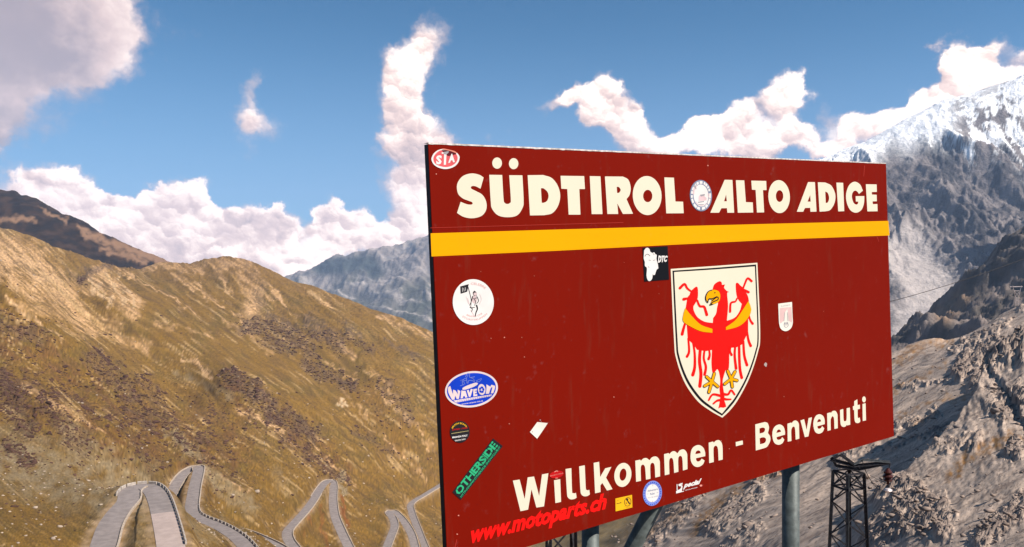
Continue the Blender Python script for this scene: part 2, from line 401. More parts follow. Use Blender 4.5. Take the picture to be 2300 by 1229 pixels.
def build_terrain():
    pts = []; vals = []
    def add(px, py, Y): pts.append(((px-CX)/F*1.6, math.log(Y))); vals.append((CY-py)/F)
    for p in CP: add(*p)
    for (px, py, Y) in CREST:
        add(px, py, Y)
        for k, dr in ((1.14, .055), (1.45, .16)):       # the far side of the crest falls away
            add(px, py+dr*F*.8, Y*k)
        add(px, py+7, Y*.955)
    for s in (-2.2, -1.4, -.75, -.3, .1, .45, .75, 1.4, 2.2):
        for Y, z in ((3.2, -1.9), (5.5, -2.1), (9, -3.6), (20, -10.5), (38, -18.5)):
            pts.append((s*1.6, math.log(Y))); vals.append(z/Y)
    for s in (-1.6, -1.0, -.6, -.3, 0, .12):
        for Y, z in ((80, -37), (150, -62)):
            zz = z-(4 if s > -.2 else 0); pts.append((s*1.6, math.log(Y))); vals.append(zz/Y)
    for px, Y, z in ((700,300,-118),(900,300,-125),(1100,300,-132),(900,450,-172),(1100,500,-190),(1300,300,-112),(600,220,-88),(1400,180,-72),(1450,120,-52),(1200,120,-54)):
        pts.append(((px-CX)/F*1.6, math.log(Y))); vals.append(z/Y)
    for n, w, path in RPATH:
        for p in path[::7]: pts.append((p.x/p.y*1.6, math.log(p.y))); vals.append(p.z/p.y)
    f = tps(np.array(pts), np.array(vals), 2e-3)
    s = np.concatenate([-np.linspace(2.2, .66, 40), np.arange(-.645, -.085, .00135), np.arange(-.085, .44, .0024), np.arange(.44, .645, .00135), np.linspace(.66, 2.2, 40)])
    lY = np.concatenate([np.log(np.linspace(3.2, 56, 90)), np.arange(math.log(57), math.log(2450), .0058), np.linspace(math.log(2480), math.log(5200), 24)])
    S, LY = np.meshgrid(s, lY); nr, nc = S.shape
    S = S.ravel(); LY = LY.ravel(); Y = np.exp(LY)
    e = f(np.stack([S*1.6, LY], 1))
    PX = CX+F*S; PY = CY-F*e
    X = S*Y
    # ---- relief
    near = sstep(10, 60, Y)
    left = 1-sstep(1080, 1420, PX+ (PY-900)*.35)
    right = 1-left
    # gullies run down the slope: coordinate across them
    th = math.radians(37); ax = PX*math.sin(th)-PY*math.cos(th); al = PX*math.cos(th)+PY*math.sin(th)
    wob = fbm(PX/160, PY/160, 3, 3)*26
    th2 = math.radians(-27); bx = PX*math.sin(th2)-PY*math.cos(th2); bl = PX*math.cos(th2)+PY*math.sin(th2)
    gl = fbm((ax+wob)/46, al/230, 5, 11, .52)
    gl2 = ridged((ax+wob*.6)/20, al/80, 4, 21, .55)-.5
    gr = fbm((bx+wob)/30, bl/190, 5, 31, .55)
    lump = fbm(X/34, Y/34, 6, 41, .56)
    fine = fbm(X/6.5, Y/6.5, 5, 51, .6)
    crestfade = 1-.5*sstep(1500, 2100, Y)
    up = 1-sstep(0, 16, 0*PY)*0
    amp = np.where(Y < 60, 60, Y)
    rough_mask = sstep(.05, .35, fbm(PX/120, PY/90, 4, 61)+.12)
    WX = fbm(PX/22, PY/22, 4, 71)*22; WY = fbm(PX/22+9, PY/22, 4, 75)*22
    def S_(pts, w, soft=.5): return stroke(PX, PY, pts, w, soft, WX, WY)
    bowl = S_([(330,700),(470,770),(640,830),(760,850)], 130, .6)
    folds = fbm((ax+wob*1.6)/190, al/760, 3, 15, .45)
    dz = left*(1-.75*bowl)*(.25+.75*sstep(220, 620, Y))*(folds*amp*.024*crestfade+gl*amp*.0078*crestfade+gl2*amp*.0027*(.35+rough_mask)+lump*amp*.0011+fine*np.minimum(amp, 500)*.0003)
    # outcrops on the left slope
    rockL = np.zeros(len(PX))
    for pts_, w, k in (([(560,730),(620,720),(680,770)],46,1),([(600,760),(700,790)],34,.8),([(695,725),(765,785)],34,1),([(780,750),(830,800)],22,.9),([(690,822),(790,866)],30,1),
                     ([(870,768),(935,812)],22,1),([(185,618),(225,600),(262,585)],17,1.3),([(0,742),(90,770)],40,.7),([(210,800),(330,905)],46,.8),([(520,860),(570,890),(620,950),(700,985)],44,1),
                     ([(320,850),(400,960)],40,.6),([(380,960),(425,1012)],14,1.2),([(0,860),(60,960)],50,.7),([(290,905),(340,960)],30,.9),([(640,1000),(760,1080)],30,.5),([(560,600),(585,680)],36,.5),([(800,960),(880,1000)],22,.6),
                     ([(20,1000),(60,1040)],26,1.0),([(100,920),(190,1010)],40,.7),([(420,1000),(470,960)],24,.6),([(230,560),(300,600)],12,1),([(860,870),(920,940)],30,.7)):
        rockL = np.maximum(rockL, k*S_(pts_, w))
    rk = ridged(X/14+lump, Y/20+PY/60, 5, 81, .6)-.45
    dz += left*rockL*rk*amp*.0036
    # right slope: scree with outcrops and steps
    rockR = np.zeros(len(PX))
    for pts_, w, k in (([(2140,790),(2260,730)],14,.8),([(2150,840),(2190,800),(2240,780)],34,1.3),([(2200,860),(2300,820)],50,1.2),([(2215,905),(2300,880)],60,1.4),([(2240,985),(2290,970)],40,1.),
                     ([(1990,1135),(2050,1160),(2110,1200)],62,1.5),([(1960,1215),(2100,1170)],56,1.3),([(2200,1229),(2300,1150)],40,1.3),([(1440,1229),(1560,1120)],40,.9),([(1600,1180),(1700,1110)],40,1),([(1690,1070),(1760,1050)],30,1),
                     ([(2005,960),(2100,930)],16,.8),([(1990,1010),(2150,960)],14,.8),([(2030,870),(2150,850)],10,.6),([(2240,640),(2290,690)],20,.5),([(2110,1060),(2200,1040)],22,.8),([(2270,1060),(2300,1040)],28,1),([(1640,1229),(1700,1190)],30,.8),([(1880,1040),(1960,1000)],24,.9)):
        rockR = np.maximum(rockR, k*S_(pts_, w))
    rr = .45*(ridged(X/9+fine*.6, Y/9+PY/70, 5, 91, .62)-.42)+.75*(ridged((bx+wob*.3)/11, bl/34, 5, 93, .6)-.45)
    rr2 = ridged(X/3.1, Y/3.1, 4, 97, .6)-.42
    dz += right*near*(gr*amp*.0055+lump*np.minimum(amp, 400)*.0018+fine*.07+rockR*(rr*amp*.0064+rr2*np.minimum(amp, 160)*.0009+amp*.003))
    # the scarp that throws the long diagonal shadow
    scarp = [(2420,770),(2330,838),(2250,880),(2200,905),(2182,950),(2150,985),(2120,1010),(2060,1062),(1990,1108),(1930,1150),(1880,1175)]
    m = (PX > 1780) & (PY > 700) & (Y < 600)
    d_, a_, sd_ = polydist(PX[m]+WX[m]*.55, PY[m]+WY[m]*.55, scarp)
    sgn = np.where(sd_ > 0, 1, -1)*d_
    hh = np.interp(a_, [0, .25, .40, .5, .62, .85, 1], [.085, .085, .070, .052, .038, .026, .0])
    sg = -sgn if np.median(sd_[PY[m] > 1150]) < 0 else sgn
    st = hh*Y[m]*(sstep(-4, 22, sg)*np.exp(-np.maximum(sg, 0)/150.))
    dz[m] += st
    dz *= near
    z = e*Y+dz
    # keep the crest line clean: no bumps higher than about 4 photo pixels
    # ---- colours (albedo of turf, scree, rock)
    def c3(r, g, b): return np.array([r, g, b])
    n = len(PX); mixf = lambda A, B, t: A*(1-t[:, None])+B*t[:, None]
    streak = fbm((ax+wob*.5)/9, al/80, 5, 101, .6); streak2 = fbm((ax+wob*.5)/3.6, al/42, 4, 107, .6)
    patch = fbm(PX/70, PY/50, 5, 111, .55)
    olive = np.tile(c3(.215, .120, .028), (n, 1)); 
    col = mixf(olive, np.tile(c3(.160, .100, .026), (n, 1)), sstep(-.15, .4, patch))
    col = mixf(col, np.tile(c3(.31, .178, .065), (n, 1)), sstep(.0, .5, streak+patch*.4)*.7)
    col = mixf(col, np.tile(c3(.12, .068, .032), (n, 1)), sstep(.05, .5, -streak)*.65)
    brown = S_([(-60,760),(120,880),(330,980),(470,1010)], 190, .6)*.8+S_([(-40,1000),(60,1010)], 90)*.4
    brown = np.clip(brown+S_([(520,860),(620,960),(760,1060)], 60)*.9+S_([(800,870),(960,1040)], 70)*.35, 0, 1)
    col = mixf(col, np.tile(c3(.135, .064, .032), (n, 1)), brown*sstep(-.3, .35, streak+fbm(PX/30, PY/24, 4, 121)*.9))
    pink = np.zeros(n)
    for pts_, w, k in (([(-40,560),(60,590),(130,650)],74,1.05),([(205,622),(248,680)],12,1.2),([(240,616),(285,688)],13,1.2),([(265,612),(305,690)],7,1.2),([(0,590),(40,670)],9,1.1),([(60,590),(120,680)],8,1.1),([(480,600),(520,660)],9,.9),([(600,640),(640,690)],8,.8),([(0,625),(120,665),(190,700)],40,.9),([(225,610),(300,692)],40,1),([(60,690),(260,720)],30,.5),([(265,600),(440,700)],7,1),([(20,680),(80,720),(140,765)],9,1.1),([(180,725),(330,770)],22,.6),
                     ([(330,590),(420,598),(560,598)],22,.9),([(545,600),(575,650),(570,690)],44,.8),([(395,615),(500,680)],9,.7),([(410,800),(445,815),(475,850)],8,1.1),([(530,930),(600,965),(660,1010)],10,1),([(690,655),(745,695)],8,1),
                     ([(760,780),(800,815)],10,.7),([(850,880),(980,1010)],8,.8),([(850,700),(970,745)],14,.7),([(500,715),(610,790)],12,.6),([(530,700),(560,730)],12,.9),([(766,901),(778,904)],6,1.5),([(100,590),(200,640)],20,.5),
                     ([(820,840),(900,900)],7,.6),([(760,870),(960,1060)],5,.6),([(700,1000),(800,1100)],5,.6),([(640,760),(800,850)],5,.7),([(600,660),(760,780)],5,.5),([(480,1060),(520,1075),(560,1095)],8,.9),([(60,880),(180,960)],16,.7),([(160,930),(260,1000)],10,.6),([(340,720),(480,760)],10,.5),([(100,700),(240,790)],6,.5)):
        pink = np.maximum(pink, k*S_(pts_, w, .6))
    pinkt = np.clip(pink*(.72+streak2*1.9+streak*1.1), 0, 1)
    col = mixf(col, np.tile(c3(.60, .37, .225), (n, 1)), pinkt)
    col = mixf(col, np.tile(c3(.62, .50, .40), (n, 1)), np.clip(pink-1, 0, .8)*1.2)
    thin = fbm((ax+wob*.5)/5.5, al/210, 4, 181, .6)*sstep(-.25, .3, fbm(PX/90, PY/70, 3, 185))
    col = mixf(col, np.tile(c3(.54, .36, .21), (n, 1)), sstep(.09, .26, thin)*.66)
    dk = fbm((ax+wob*.5)/8, al/60, 5, 187, .6)
    col = mixf(col, np.tile(c3(.135, .078, .034), (n, 1)), sstep(.06, .30, dk)*.6)
    grey = np.zeros(n)
    for pts_, w, k in (([(-30,1030),(120,1060),(300,1110)],130,.8),([(150,980),(280,1060)],50,.5),([(385,960),(440,1030)],30,.9),([(465,1060),(560,1130)],44,.8),([(200,1120),(330,1170)],60,.6),([(280,1190),(330,1229)],40,.5),([(425,1160),(470,1220)],40,.5),([(620,1060),(650,1100)],20,.4),([(765,1070),(768,1105)],14,1.2),([(400,830),(520,900)],14,.5),([(500,1180),(560,1229)],30,.9),([(2000,2000),(2001,2001)],1,0)):
        grey = np.maximum(grey, k*S_(pts_, w, .6))
    greyt = np.clip(grey*(.8+fbm(PX/26, PY/20, 4, 131)*1.6), 0, 1)
    col = mixf(col, np.tile(c3(.30, .222, .150), (n, 1)), greyt)
    rl = np.clip(rockL*(.55+rk*1.3), 0, 1)
    col = mixf(col, np.tile(c3(.120, .078, .066), (n, 1)), rl*.85)
    rust = S_([(700,1110),(690,1180)], 12)+S_([(770,1120),(775,1170)], 10)+S_([(720,1150),(740,1229)], 10)*.6
    col = mixf(col, np.tile(c3(.27, .085, .028), (n, 1)), np.clip(rust, 0, 1)*.7)
    gcrest = sstep(1700, 2050, Y)*(1-sstep(900, 1000, PX))
    col = mixf(col, np.tile(c3(.24, .135, .062), (n, 1)), gcrest*.35)
    # speckle of shrubs and stones
    sp = fbm(PX/4.2, PY/3.4, 3, 141); col *= (1+.60*sp*(1-.6*bowl))[:, None]; col *= (1+.30*sp*(.5+brown+rockL*.6+rough_mask*.3))[:, None]
    # right slope
    st2 = fbm((bx+wob*.6)/8, bl/90, 5, 151, .6)
    cr = np.tile(c3(.44, .338, .268), (n, 1))
    cr = mixf(cr, np.tile(c3(.55, .42, .33), (n, 1)), sstep(-.1, .45, st2))
    cr = mixf(cr, np.tile(c3(.26, .19, .150), (n, 1)), sstep(.05, .5, -st2+fine*.3)*.8)
    dl = fbm((bx+wob*.4)/4.5, bl/70, 4, 155, .6)
    cr = mixf(cr, np.tile(c3(.17, .125, .105), (n, 1)), sstep(.14, .36, dl)*.75)
    sp2 = fbm(PX/2.6, PY/2.2, 2, 158)
    cr = mixf(cr, np.tile(c3(.13, .10, .09), (n, 1)), sstep(.22, .42, sp2+dl*.4)*.7)
    och = np.zeros(n)
    for pts_, w, k in (([(2130,1110),(2200,1060),(2300,1025)],22,.9),([(2010,815),(2080,772),(2130,765)],26,.7),([(2010,880),(2120,820)],9,.7),([(2020,930),(2130,890)],12,.6),([(1600,1140),(1700,1070),(1760,1060)],26,.9),([(1560,1190),(1620,1130)],26,1),([(2220,820),(2300,790)],12,.6),([(1430,1215),(1540,1150)],20,.6),([(1180,1229),(1400,1190)],60,.7),([(2060,950),(2100,930)],10,.5),([(2130,900),(2290,840)],10,.5)):
        och = np.maximum(och, k*S_(pts_, w, .6))
    cr = mixf(cr, np.tile(c3(.30, .150, .050), (n, 1)), np.clip(och*(.65+fbm(PX/12, PY/9, 4, 161)*1.7), 0, 1))
    cr = mixf(cr, np.tile(c3(.115, .088, .080), (n, 1)), np.clip(rockR*(.35+rr*1.6), 0, 1)*.85)
    cr *= (1+.35*fbm(PX/3.6, PY/3, 3, 171))[:, None]
    tanv = np.tile(c3(.34, .255, .13), (n, 1))*(1+.3*streak)[:, None]
    w_tan = sstep(1050, 1250, PX)*(1-sstep(1330, 1480, PX+(PY-1229)*.9))
    colL = mixf(col, tanv, w_tan)
    colL = colL*np.array([.875, .845, .66])
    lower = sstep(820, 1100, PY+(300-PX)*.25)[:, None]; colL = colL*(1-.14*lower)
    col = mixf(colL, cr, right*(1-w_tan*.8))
    col = np.clip(col, .012, .8)
    z = np.where(Y < 9, np.minimum(z, -1.85), z)
    # ---- road benches
    V = np.stack([X, Y, z], 1)
    for nme, w, path in RPATH:
        Pp = np.array([(p.x, p.y, p.z) for p in path])
        pad = 26
        m = np.nonzero((X > Pp[:, 0].min()-pad) & (X < Pp[:, 0].max()+pad) & (Y > Pp[:, 1].min()-pad) & (Y < Pp[:, 1].max()+pad))[0]
        for i in range(0, len(m), 20000):
            j = m[i:i+20000]
            d2 = (V[j, None, 0]-Pp[None, :, 0])**2+(V[j, None, 1]-Pp[None, :, 1])**2
            k = d2.argmin(1); d = np.sqrt(d2[np.arange(len(j)), k]); zr = Pp[k, 2]-.14
            t = sstep(w*.5+1.0, w*.5+6, d)
            V[j, 2] = zr*(1-t)+V[j, 2]*t
            V[j, 2] = np.where(d < w*.5+1.6, np.minimum(V[j, 2], zr), V[j, 2])
            bank = ((1-sstep(w*.5+.8, w*.5+3.6, d))*(.55+.9*perlin(V[j, 0]/5, V[j, 1]/5, 191)))[:, None].clip(0, 1)
            col[j] = col[j]*(1-bank*.7)+np.array([.38, .26, .16])*bank*.7
    i0 = nc*0
    # ground round and behind the viewpoint
    zz = -1.9
    a, b_ = V[0].copy(), V[nc-1].copy()
    ev = np.array([[-900, 380, zz], [-900, -500, zz], [900, -500, zz], [900, 380, zz], a, b_])
    ef = [[1, 2, 5, 4], [0, 1, 4, 4], [3, 5, 2, 2]]
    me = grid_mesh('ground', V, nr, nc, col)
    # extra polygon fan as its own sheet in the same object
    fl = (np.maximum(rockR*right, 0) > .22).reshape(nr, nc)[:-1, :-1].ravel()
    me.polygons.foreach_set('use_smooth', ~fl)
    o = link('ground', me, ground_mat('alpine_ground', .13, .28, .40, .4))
    tag(o, kind='structure')
    bm_ = bpy.data.meshes.new('ground')
    tr = [(a[0], a[1], a[2]), (b_[0], b_[1], b_[2]), (900, 380, -40), (900, -500, -1.9), (-900, -500, -1.9), (-900, 380, -40)]
    bm_.from_pydata([tuple(map(float, q)) for q in tr], [], [(0, 4, 3, 1), (1, 3, 2), (0, 5, 4)])
    at = bm_.color_attributes.new('ground', 'FLOAT_COLOR', 'POINT')
    for q in at.data: q.color = (.26, .2, .14, 1)
    o2 = link('ground', bm_, bpy.data.materials['alpine_ground']); tag(o2, kind='structure')
    return V, nr, nc, s, lY, PX, PY, rockR, rockL, brown, right
TV, TNR, TNC, TS, TLY, TPX, TPY, ROCKR, ROCKL, BROWN, RIGHTM = build_terrain()

def ground_at(px, py):
    """first point of the terrain seen along the direction of a photo pixel"""
    s = (px-CX)/F; c = np.interp(s, TS, np.arange(TNC)); c0 = int(c); f = c-c0; c1 = min(c0+1, TNC-1)
    G = TV.reshape(TNR, TNC, 3); z = G[:, c0, 2]*(1-f)+G[:, c1, 2]*f; Y = np.exp(TLY)
    e = z/Y; t = (CY-py)/F
    k = np.nonzero(e[1:] >= t)[0]
    k = k[k > 20]
    if len(k) == 0: return None
    k = k[0]; a, b = e[k], e[k+1]; u = 0 if b == a else min(1, max(0, (t-a)/(b-a)))
    y = Y[k]*(1-u)+Y[k+1]*u
    return Vector((s*y, y, t*y))
def ground_z(x, y):
    s = x/y; c = np.interp(s, TS, np.arange(TNC)); r = np.interp(math.log(y), TLY, np.arange(TNR))
    c0, r0 = int(c), int(r); c1, r1 = min(c0+1, TNC-1), min(r0+1, TNR-1); f, g = c-c0, r-r0
    G = TV.reshape(TNR, TNC, 3)[..., 2]
    return float((G[r0, c0]*(1-f)+G[r0, c1]*f)*(1-g)+(G[r1, c0]*(1-f)+G[r1, c1]*f)*g)

# ================================================================== mountains behind
def range_mesh(name, crest, inner, s0, s1, ds, Y0, Y1, nrow, relief, colour, mat, smul=1.3, back=.10):
    pts = []; vals = []
    for (px, py, Y) in crest:
        pts.append(((px-CX)/F*smul, math.log(Y)*2)); vals.append((CY-py)/F)
        pts.append(((px-CX)/F*smul, math.log(Y*1.10)*2)); vals.append((CY-py)/F-back*.6)
        pts.append(((px-CX)/F*smul, math.log(Y*1.3)*2)); vals.append((CY-py)/F-back*2)
    for (px, py, Y) in inner: pts.append(((px-CX)/F*smul, math.log(Y)*2)); vals.append((CY-py)/F)
    f = tps(np.array(pts), np.array(vals), 1e-3)
    s = np.arange(s0, s1, ds); lY = np.linspace(math.log(Y0), math.log(Y1), nrow)
    S, LY = np.meshgrid(s, lY); nr, nc = S.shape; S = S.ravel(); LY = LY.ravel(); Y = np.exp(LY); X = S*Y
    e = f(np.stack([S*smul, LY*2], 1)); PX = CX+F*S; PY = CY-F*e
    dz = relief(X, Y, PX, PY, e)
    V = np.stack([X, Y, e*Y+dz], 1)
    # slope of the finished surface
    G = V.reshape(nr, nc, 3)
    du = np.gradient(G, axis=1); dv = np.gradient(G, axis=0); N = np.cross(du, dv); N /= np.linalg.norm(N, axis=-1, keepdims=True)+1e-9
    N = N.reshape(-1, 3); N *= np.sign(N[:, 2:3]+1e-9)
    col = colour(X, Y, PX, CY-F*(V[:, 2]/Y), N, dz)
    me = grid_mesh(name, V, nr, nc, np.clip(col, .01, .9))
    return tag(link(name, me, mat), kind='structure')

mixn = lambda A, B, t: A*(1-t[:, None])+B*t[:, None]
def cc(n, *c): return np.tile(np.array(c, float), (n, 1))

# --- dark peak at the far left: brown rock with cloud shadow painted into its colour
def rel_dark(X, Y, PX, PY, e):
    return fbm(X/260, Y/260, 6, 201, .55)*26+(ridged(X/120, Y/120, 5, 207)-.5)*16
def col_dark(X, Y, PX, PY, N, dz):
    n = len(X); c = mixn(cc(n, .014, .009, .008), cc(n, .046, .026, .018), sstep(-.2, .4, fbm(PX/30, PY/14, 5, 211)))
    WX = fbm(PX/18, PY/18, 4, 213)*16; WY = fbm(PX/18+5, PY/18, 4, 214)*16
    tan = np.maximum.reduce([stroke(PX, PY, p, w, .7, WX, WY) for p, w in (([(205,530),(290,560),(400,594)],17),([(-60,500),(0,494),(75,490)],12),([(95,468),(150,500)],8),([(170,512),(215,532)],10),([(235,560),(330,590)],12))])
    return mixn(c, cc(n, .23, .13, .075), tan)  # tan strokes paint the sunlit patches between the cloud shadow
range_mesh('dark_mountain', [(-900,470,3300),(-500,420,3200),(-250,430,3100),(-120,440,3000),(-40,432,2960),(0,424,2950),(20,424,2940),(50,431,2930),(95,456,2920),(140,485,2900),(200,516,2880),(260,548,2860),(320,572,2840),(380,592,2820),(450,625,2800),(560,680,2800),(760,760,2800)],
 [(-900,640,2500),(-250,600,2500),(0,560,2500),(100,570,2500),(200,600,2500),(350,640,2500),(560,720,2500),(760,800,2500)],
 -1.0, -.22, .0022, 2330, 3700, 170, rel_dark, col_dark, ground_mat('cloud_shaded_scree', .03, .2, .8, 3.0))

# --- far mountains in the gap beside the sign
def rel_far(X, Y, PX, PY, e):
    a = (X*.8+Y*.5)
    return (ridged(X/900, Y/1500, 6, 221, .55)-.5)*150+(ridged((X+Y*.6)/320, (Y-X*.6)/900, 5, 229, .55)-.5)*72
def col_far(X, Y, PX, PY, N, dz):
    n = len(X); z = (CY-PY)/F*Y
    c = mixn(cc(n, .07, .075, .05), cc(n, .30, .25, .225), sstep(-500, 150, z+fbm(X/500, Y/500, 5, 233)*500))
    c = mixn(c, cc(n, .42, .36, .32), sstep(.05, .35, fbm((X+Y)/150, (Y-X)/600, 5, 237)))
    wood = stroke(PX, PY, [(720,600),(830,590),(840,610)], 40, .6)
    return mixn(c, cc(n, .05, .06, .055), np.maximum(wood, sstep(.1, .4, fbm(X/700, Y/700, 4, 239))*.7*(PY > 660)))
range_mesh('distant_mountain', [(300,760,11000),(500,690,11000),(600,652,10500),(650,630,10300),(690,606,10200),(740,588,10000),(790,584,10000),(835,580,9900),(870,556,9700),(905,540,9600),(940,526,9500),(975,532,9400),(1020,505,9300),(1150,470,9200),(1350,520,9000),(1700,560,9000)],
 [(300,850,7500),(500,800,7500),(700,730,7800),(800,760,7400),(950,760,7000),(1000,680,7900),(900,640,8500),(850,640,8800),(760,640,9200),(1300,800,7000),(1700,800,7000)],
 -.42, .02, .0013, 6200, 12500, 300, rel_far, col_far, ground_mat('far_rock', .004, .34, .8, 30.0))

# --- the high snowy mountain on the right
def rel_ort(X, Y, PX, PY, e):
    wx = fbm(X/700, Y/700, 4, 241)*260; wy = fbm(X/700+7, Y/700, 4, 245)*260
    r1 = ridged((X+wx)/620, (Y+wy)/1100, 7, 251, .60)-.45
    r2 = ridged((X*.8-Y*.6+wx)/190, (X*.6+Y*.8+wy)/330, 6, 257, .60)-.45
    r3 = ridged(X/52, Y/60, 5, 259, .6)-.45
    hi = sstep(760, 560, PY)*.75+.25
    smooth = stroke(PX, PY, [(1990,340),(2080,270),(2180,250),(2230,215)], 130, .6)
    tal = stroke(PX, PY, [(2060,600),(2100,680),(2080,740)], 110, .5)
    k = np.clip(1-smooth*.7-tal*.8, .12, 1)*(1-.6*sstep(4700, 5000, Y))
    return hi*k*(r1*215+r2*62+r3*14)
def col_ort(X, Y, PX, PY, N, dz):
    n = len(X); f1 = fbm(X/160, Y/160, 6, 261, .6); f2 = fbm(X/40, Y/40, 5, 267, .6)
    c = mixn(cc(n, .035, .033, .036), cc(n, .20, .17, .16), sstep(-.35, .35, f1+f2*.7))
    tal = stroke(PX, PY, [(2030,560),(2085,640),(2110,700),(2060,740)], 120, .5, f1*30, f2*30)
    c = mixn(c, cc(n, .46, .40, .37), tal*.8)
    line = np.interp(PX, [1880,1960,2003,2040,2075,2150,2176,2230,2260,2300], [368,352,312,325,300,312,360,335,315,375])
    sn = sstep(8, -12, PY-line+f1*55+f2*34)
    sn = np.maximum(sn, sstep(60, -40, PY-line)*sstep(.45, .62, N[:, 2]+f2*.15))
    holes = sstep(-.03, .08, f2*.6+f1)*sstep(2100, 2200, PX+f1*60)
    sn = np.clip(sn-holes*sstep(-150, -40, PY-line+40)*sstep(420,300,np.abs(PX-2300)) , 0, 1)
    sn *= sstep(.10, .26, N[:, 2]+f1*.08)
    return mixn(c, cc(n, .90, .89, .89), sn)
range_mesh('snowy_mountain', [(1200,680,5600),(1500,560,5600),(1700,470,5500),(1830,400,5400),(1890,364,5300),(1915,350,5250),(1940,338,5200),(1975,318,5150),(2000,300,5100),(2040,268,5050),(2080,246,5000),(2130,224,5000),(2180,212,4950),(2240,192,4950),(2300,178,4900),(2400,165,4900),(2600,190,4900),(2900,280,4900),(3300,380,4900)],
 [(1200,900,3000),(1500,860,3000),(1830,840,2900),(2000,800,2900),(2200,780,2800),(2500,760,2800),(2900,760,2800),(3300,760,2800),
  (2000,560,3900),(2050,640,3500),(2120,700,3200),(2200,600,3600),(2250,640,3400),(2300,560,3600),(2000,440,4400),(2100,380,4500),(2200,350,4500),(2300,320,4500),(2100,500,4050),(2200,480,4100),(2300,450,4150),
  (2480,300,3500),(2560,330,3350),(2640,400,3300),(2420,420,3550),(2500,520,3200),(2800,500,3600)],  # spur out of view, added to cast shade on the mountain's lower face
 .02, 1.15, .00125, 2500, 6200, 420, rel_ort, col_ort, ground_mat('high_rock', .012, .34, 1.0, 20.0, tone=1.0))

# --- dark spur between it and the near slope
def rel_sp(X, Y, PX, PY, e):
    return (ridged((X+Y*.4)/170, (Y-X*.4)/420, 6, 271, .58)-.5)*66+(ridged(X/48, Y/60, 5, 277, .6)-.5)*13
def col_sp(X, Y, PX, PY, N, dz):
    n = len(X); f = fbm(X/60, Y/60, 5, 281, .6)
    c = mixn(cc(n, .085, .072, .062), cc(n, .24, .19, .165), sstep(-.3, .4, f))
    br = stroke(PX, PY, [(2120,710),(2160,670)], 40, .6)
    return mixn(c, cc(n, .26, .17, .11), br*.8)
range_mesh('rocky_spur', [(1700,900,1500),(1900,850,1600),(2000,790,1640),(2040,752,1660),(2080,722,1680),(2120,690,1700),(2160,652,1720),(2200,612,1740),(2240,580,1760),(2280,552,1780),(2300,535,1790),(2380,460,1800),(2500,360,1820),(2700,230,1850),(3000,150,1900)],
 [(1700,1000,1100),(1900,960,1100),(2050,880,1100),(2200,840,1100),(2300,800,1100),(2100,760,1420),(2200,700,1450),(2300,640,1450),(2500,700,1250),(2700,640,1250),(3000,600,1250),(2500,540,1500),(2700,420,1550)],
 .25, 1.0, .0018, 950, 2400, 210, rel_sp, col_sp, ground_mat('spur_rock', .03, .2, .9, 4.0))

# ================================================================== roads
M_asph = simple('asphalt', (.205, .172, .160), .9, var=.16, scale=.35)
M_wall = simple('parapet_stone', (.37, .295, .23), .9, var=.25, scale=1.3)
M_block = simple('guard_wall_concrete', (.36, .31, .27), .9, var=.2, scale=1.5)
M_light = simple('fresh_asphalt', (.34, .265, .235), .9, var=.1, scale=.4)
def sides(path, off):
    out = []
    for i, p in enumerate(path):
        a = path[max(i-1, 0)]; b = path[min(i+1, len(path)-1)]; t = (b-a); t.z = 0
        if t.length < 1e-6: t = Vector((1, 0, 0))
        t.normalize(); nrm = Vector((t.y, -t.x, 0)); out.append(p+nrm*off)
    return out
def loft(path, profile):
    """profile: list of (offset to the right, height)"""
    v = []; f = []; rows = [sides(path, o) for o, h in profile]; k = len(profile)
    for i in range(len(path)):
        for j, (o, h) in enumerate(profile): v.append(tuple(rows[j][i]+Vector((0, 0, h))))
    for i in range(len(path)-1):
        for j in range(k-1): f.append((i*k+j, i*k+j+1, (i+1)*k+j+1, (i+1)*k+j))
    return v, f
for nme, w, path in RPATH:
    h = w/2
    v, f = loft(path, [(-h-.25, -.5), (-h, 0), (-h*.5, .05), (0, .07), (h*.5, .05), (h, 0), (h+.25, -.5)])
    me = bpy.data.meshes.new('mountain_road'); me.from_pydata(v, [], f); me.update()
    o = tag(link('mountain_road', me, M_asph), kind='structure')
    if nme == 'A':
        v, f = loft([p+Vector((0, 0, .012)) for p in path[-22:]], [(-h, 0), (-h*.5, .05), (0, .07), (h*.5, .05), (h, 0)])
        me = bpy.data.meshes.new('road_patch'); me.from_pydata(v, [], f); me.update(); link('road_patch', me, M_light, o)
def wall(nme, path, off, w, h, mat, label, group):
    v, f = loft(path, [(off-w/2, -.35), (off-w/2, h*.7), (off+w/2, h*.7), (off+w/2, -.35)])
    n = len(v); f += [(0, 1, 2, 3), (n-1, n-2, n-3, n-4)]
    me = bpy.data.meshes.new(nme); me.from_pydata(v, [], f); me.update()
    return tag(link(nme, me, mat), label, 'wall', group)
RP = {n: (w, p) for n, w, p in RPATH}
def sub(path, a, b): n = len(path); return path[int(a*n):max(int(a*n)+2, int(b*n))]
G_ = 'low stone walls edging the hairpin road'
w, p = RP['A']
wall('road_wall', sub(p, .0, .47), w/2+.35, .5, .7, M_wall, 'pale low wall on the inner side of the nearest hairpin, left branch', G_)
w, p = RP['B']
wall('road_wall', sub(p, .0, .36), w/2+.35, .5, .8, M_wall, 'pale wall below the left branch of the second hairpin', G_)
wall('road_wall', sub(p, .22, .60), -w/2-.35, .6, 1.0, M_wall, 'bright wall round the tip and right side of the second hairpin', G_)
w, p = RP['C']
wall('road_wall', p, -w/2-.35, .5, .9, M_wall, 'pale wall of the short road piece right of the dashed guard wall', G_)
w, p = RP['D']
wall('road_wall', sub(p, .0, .43), w/2+.35, .5, .9, M_wall, 'pale wall on the inner side of the middle hairpin, left branch', G_)
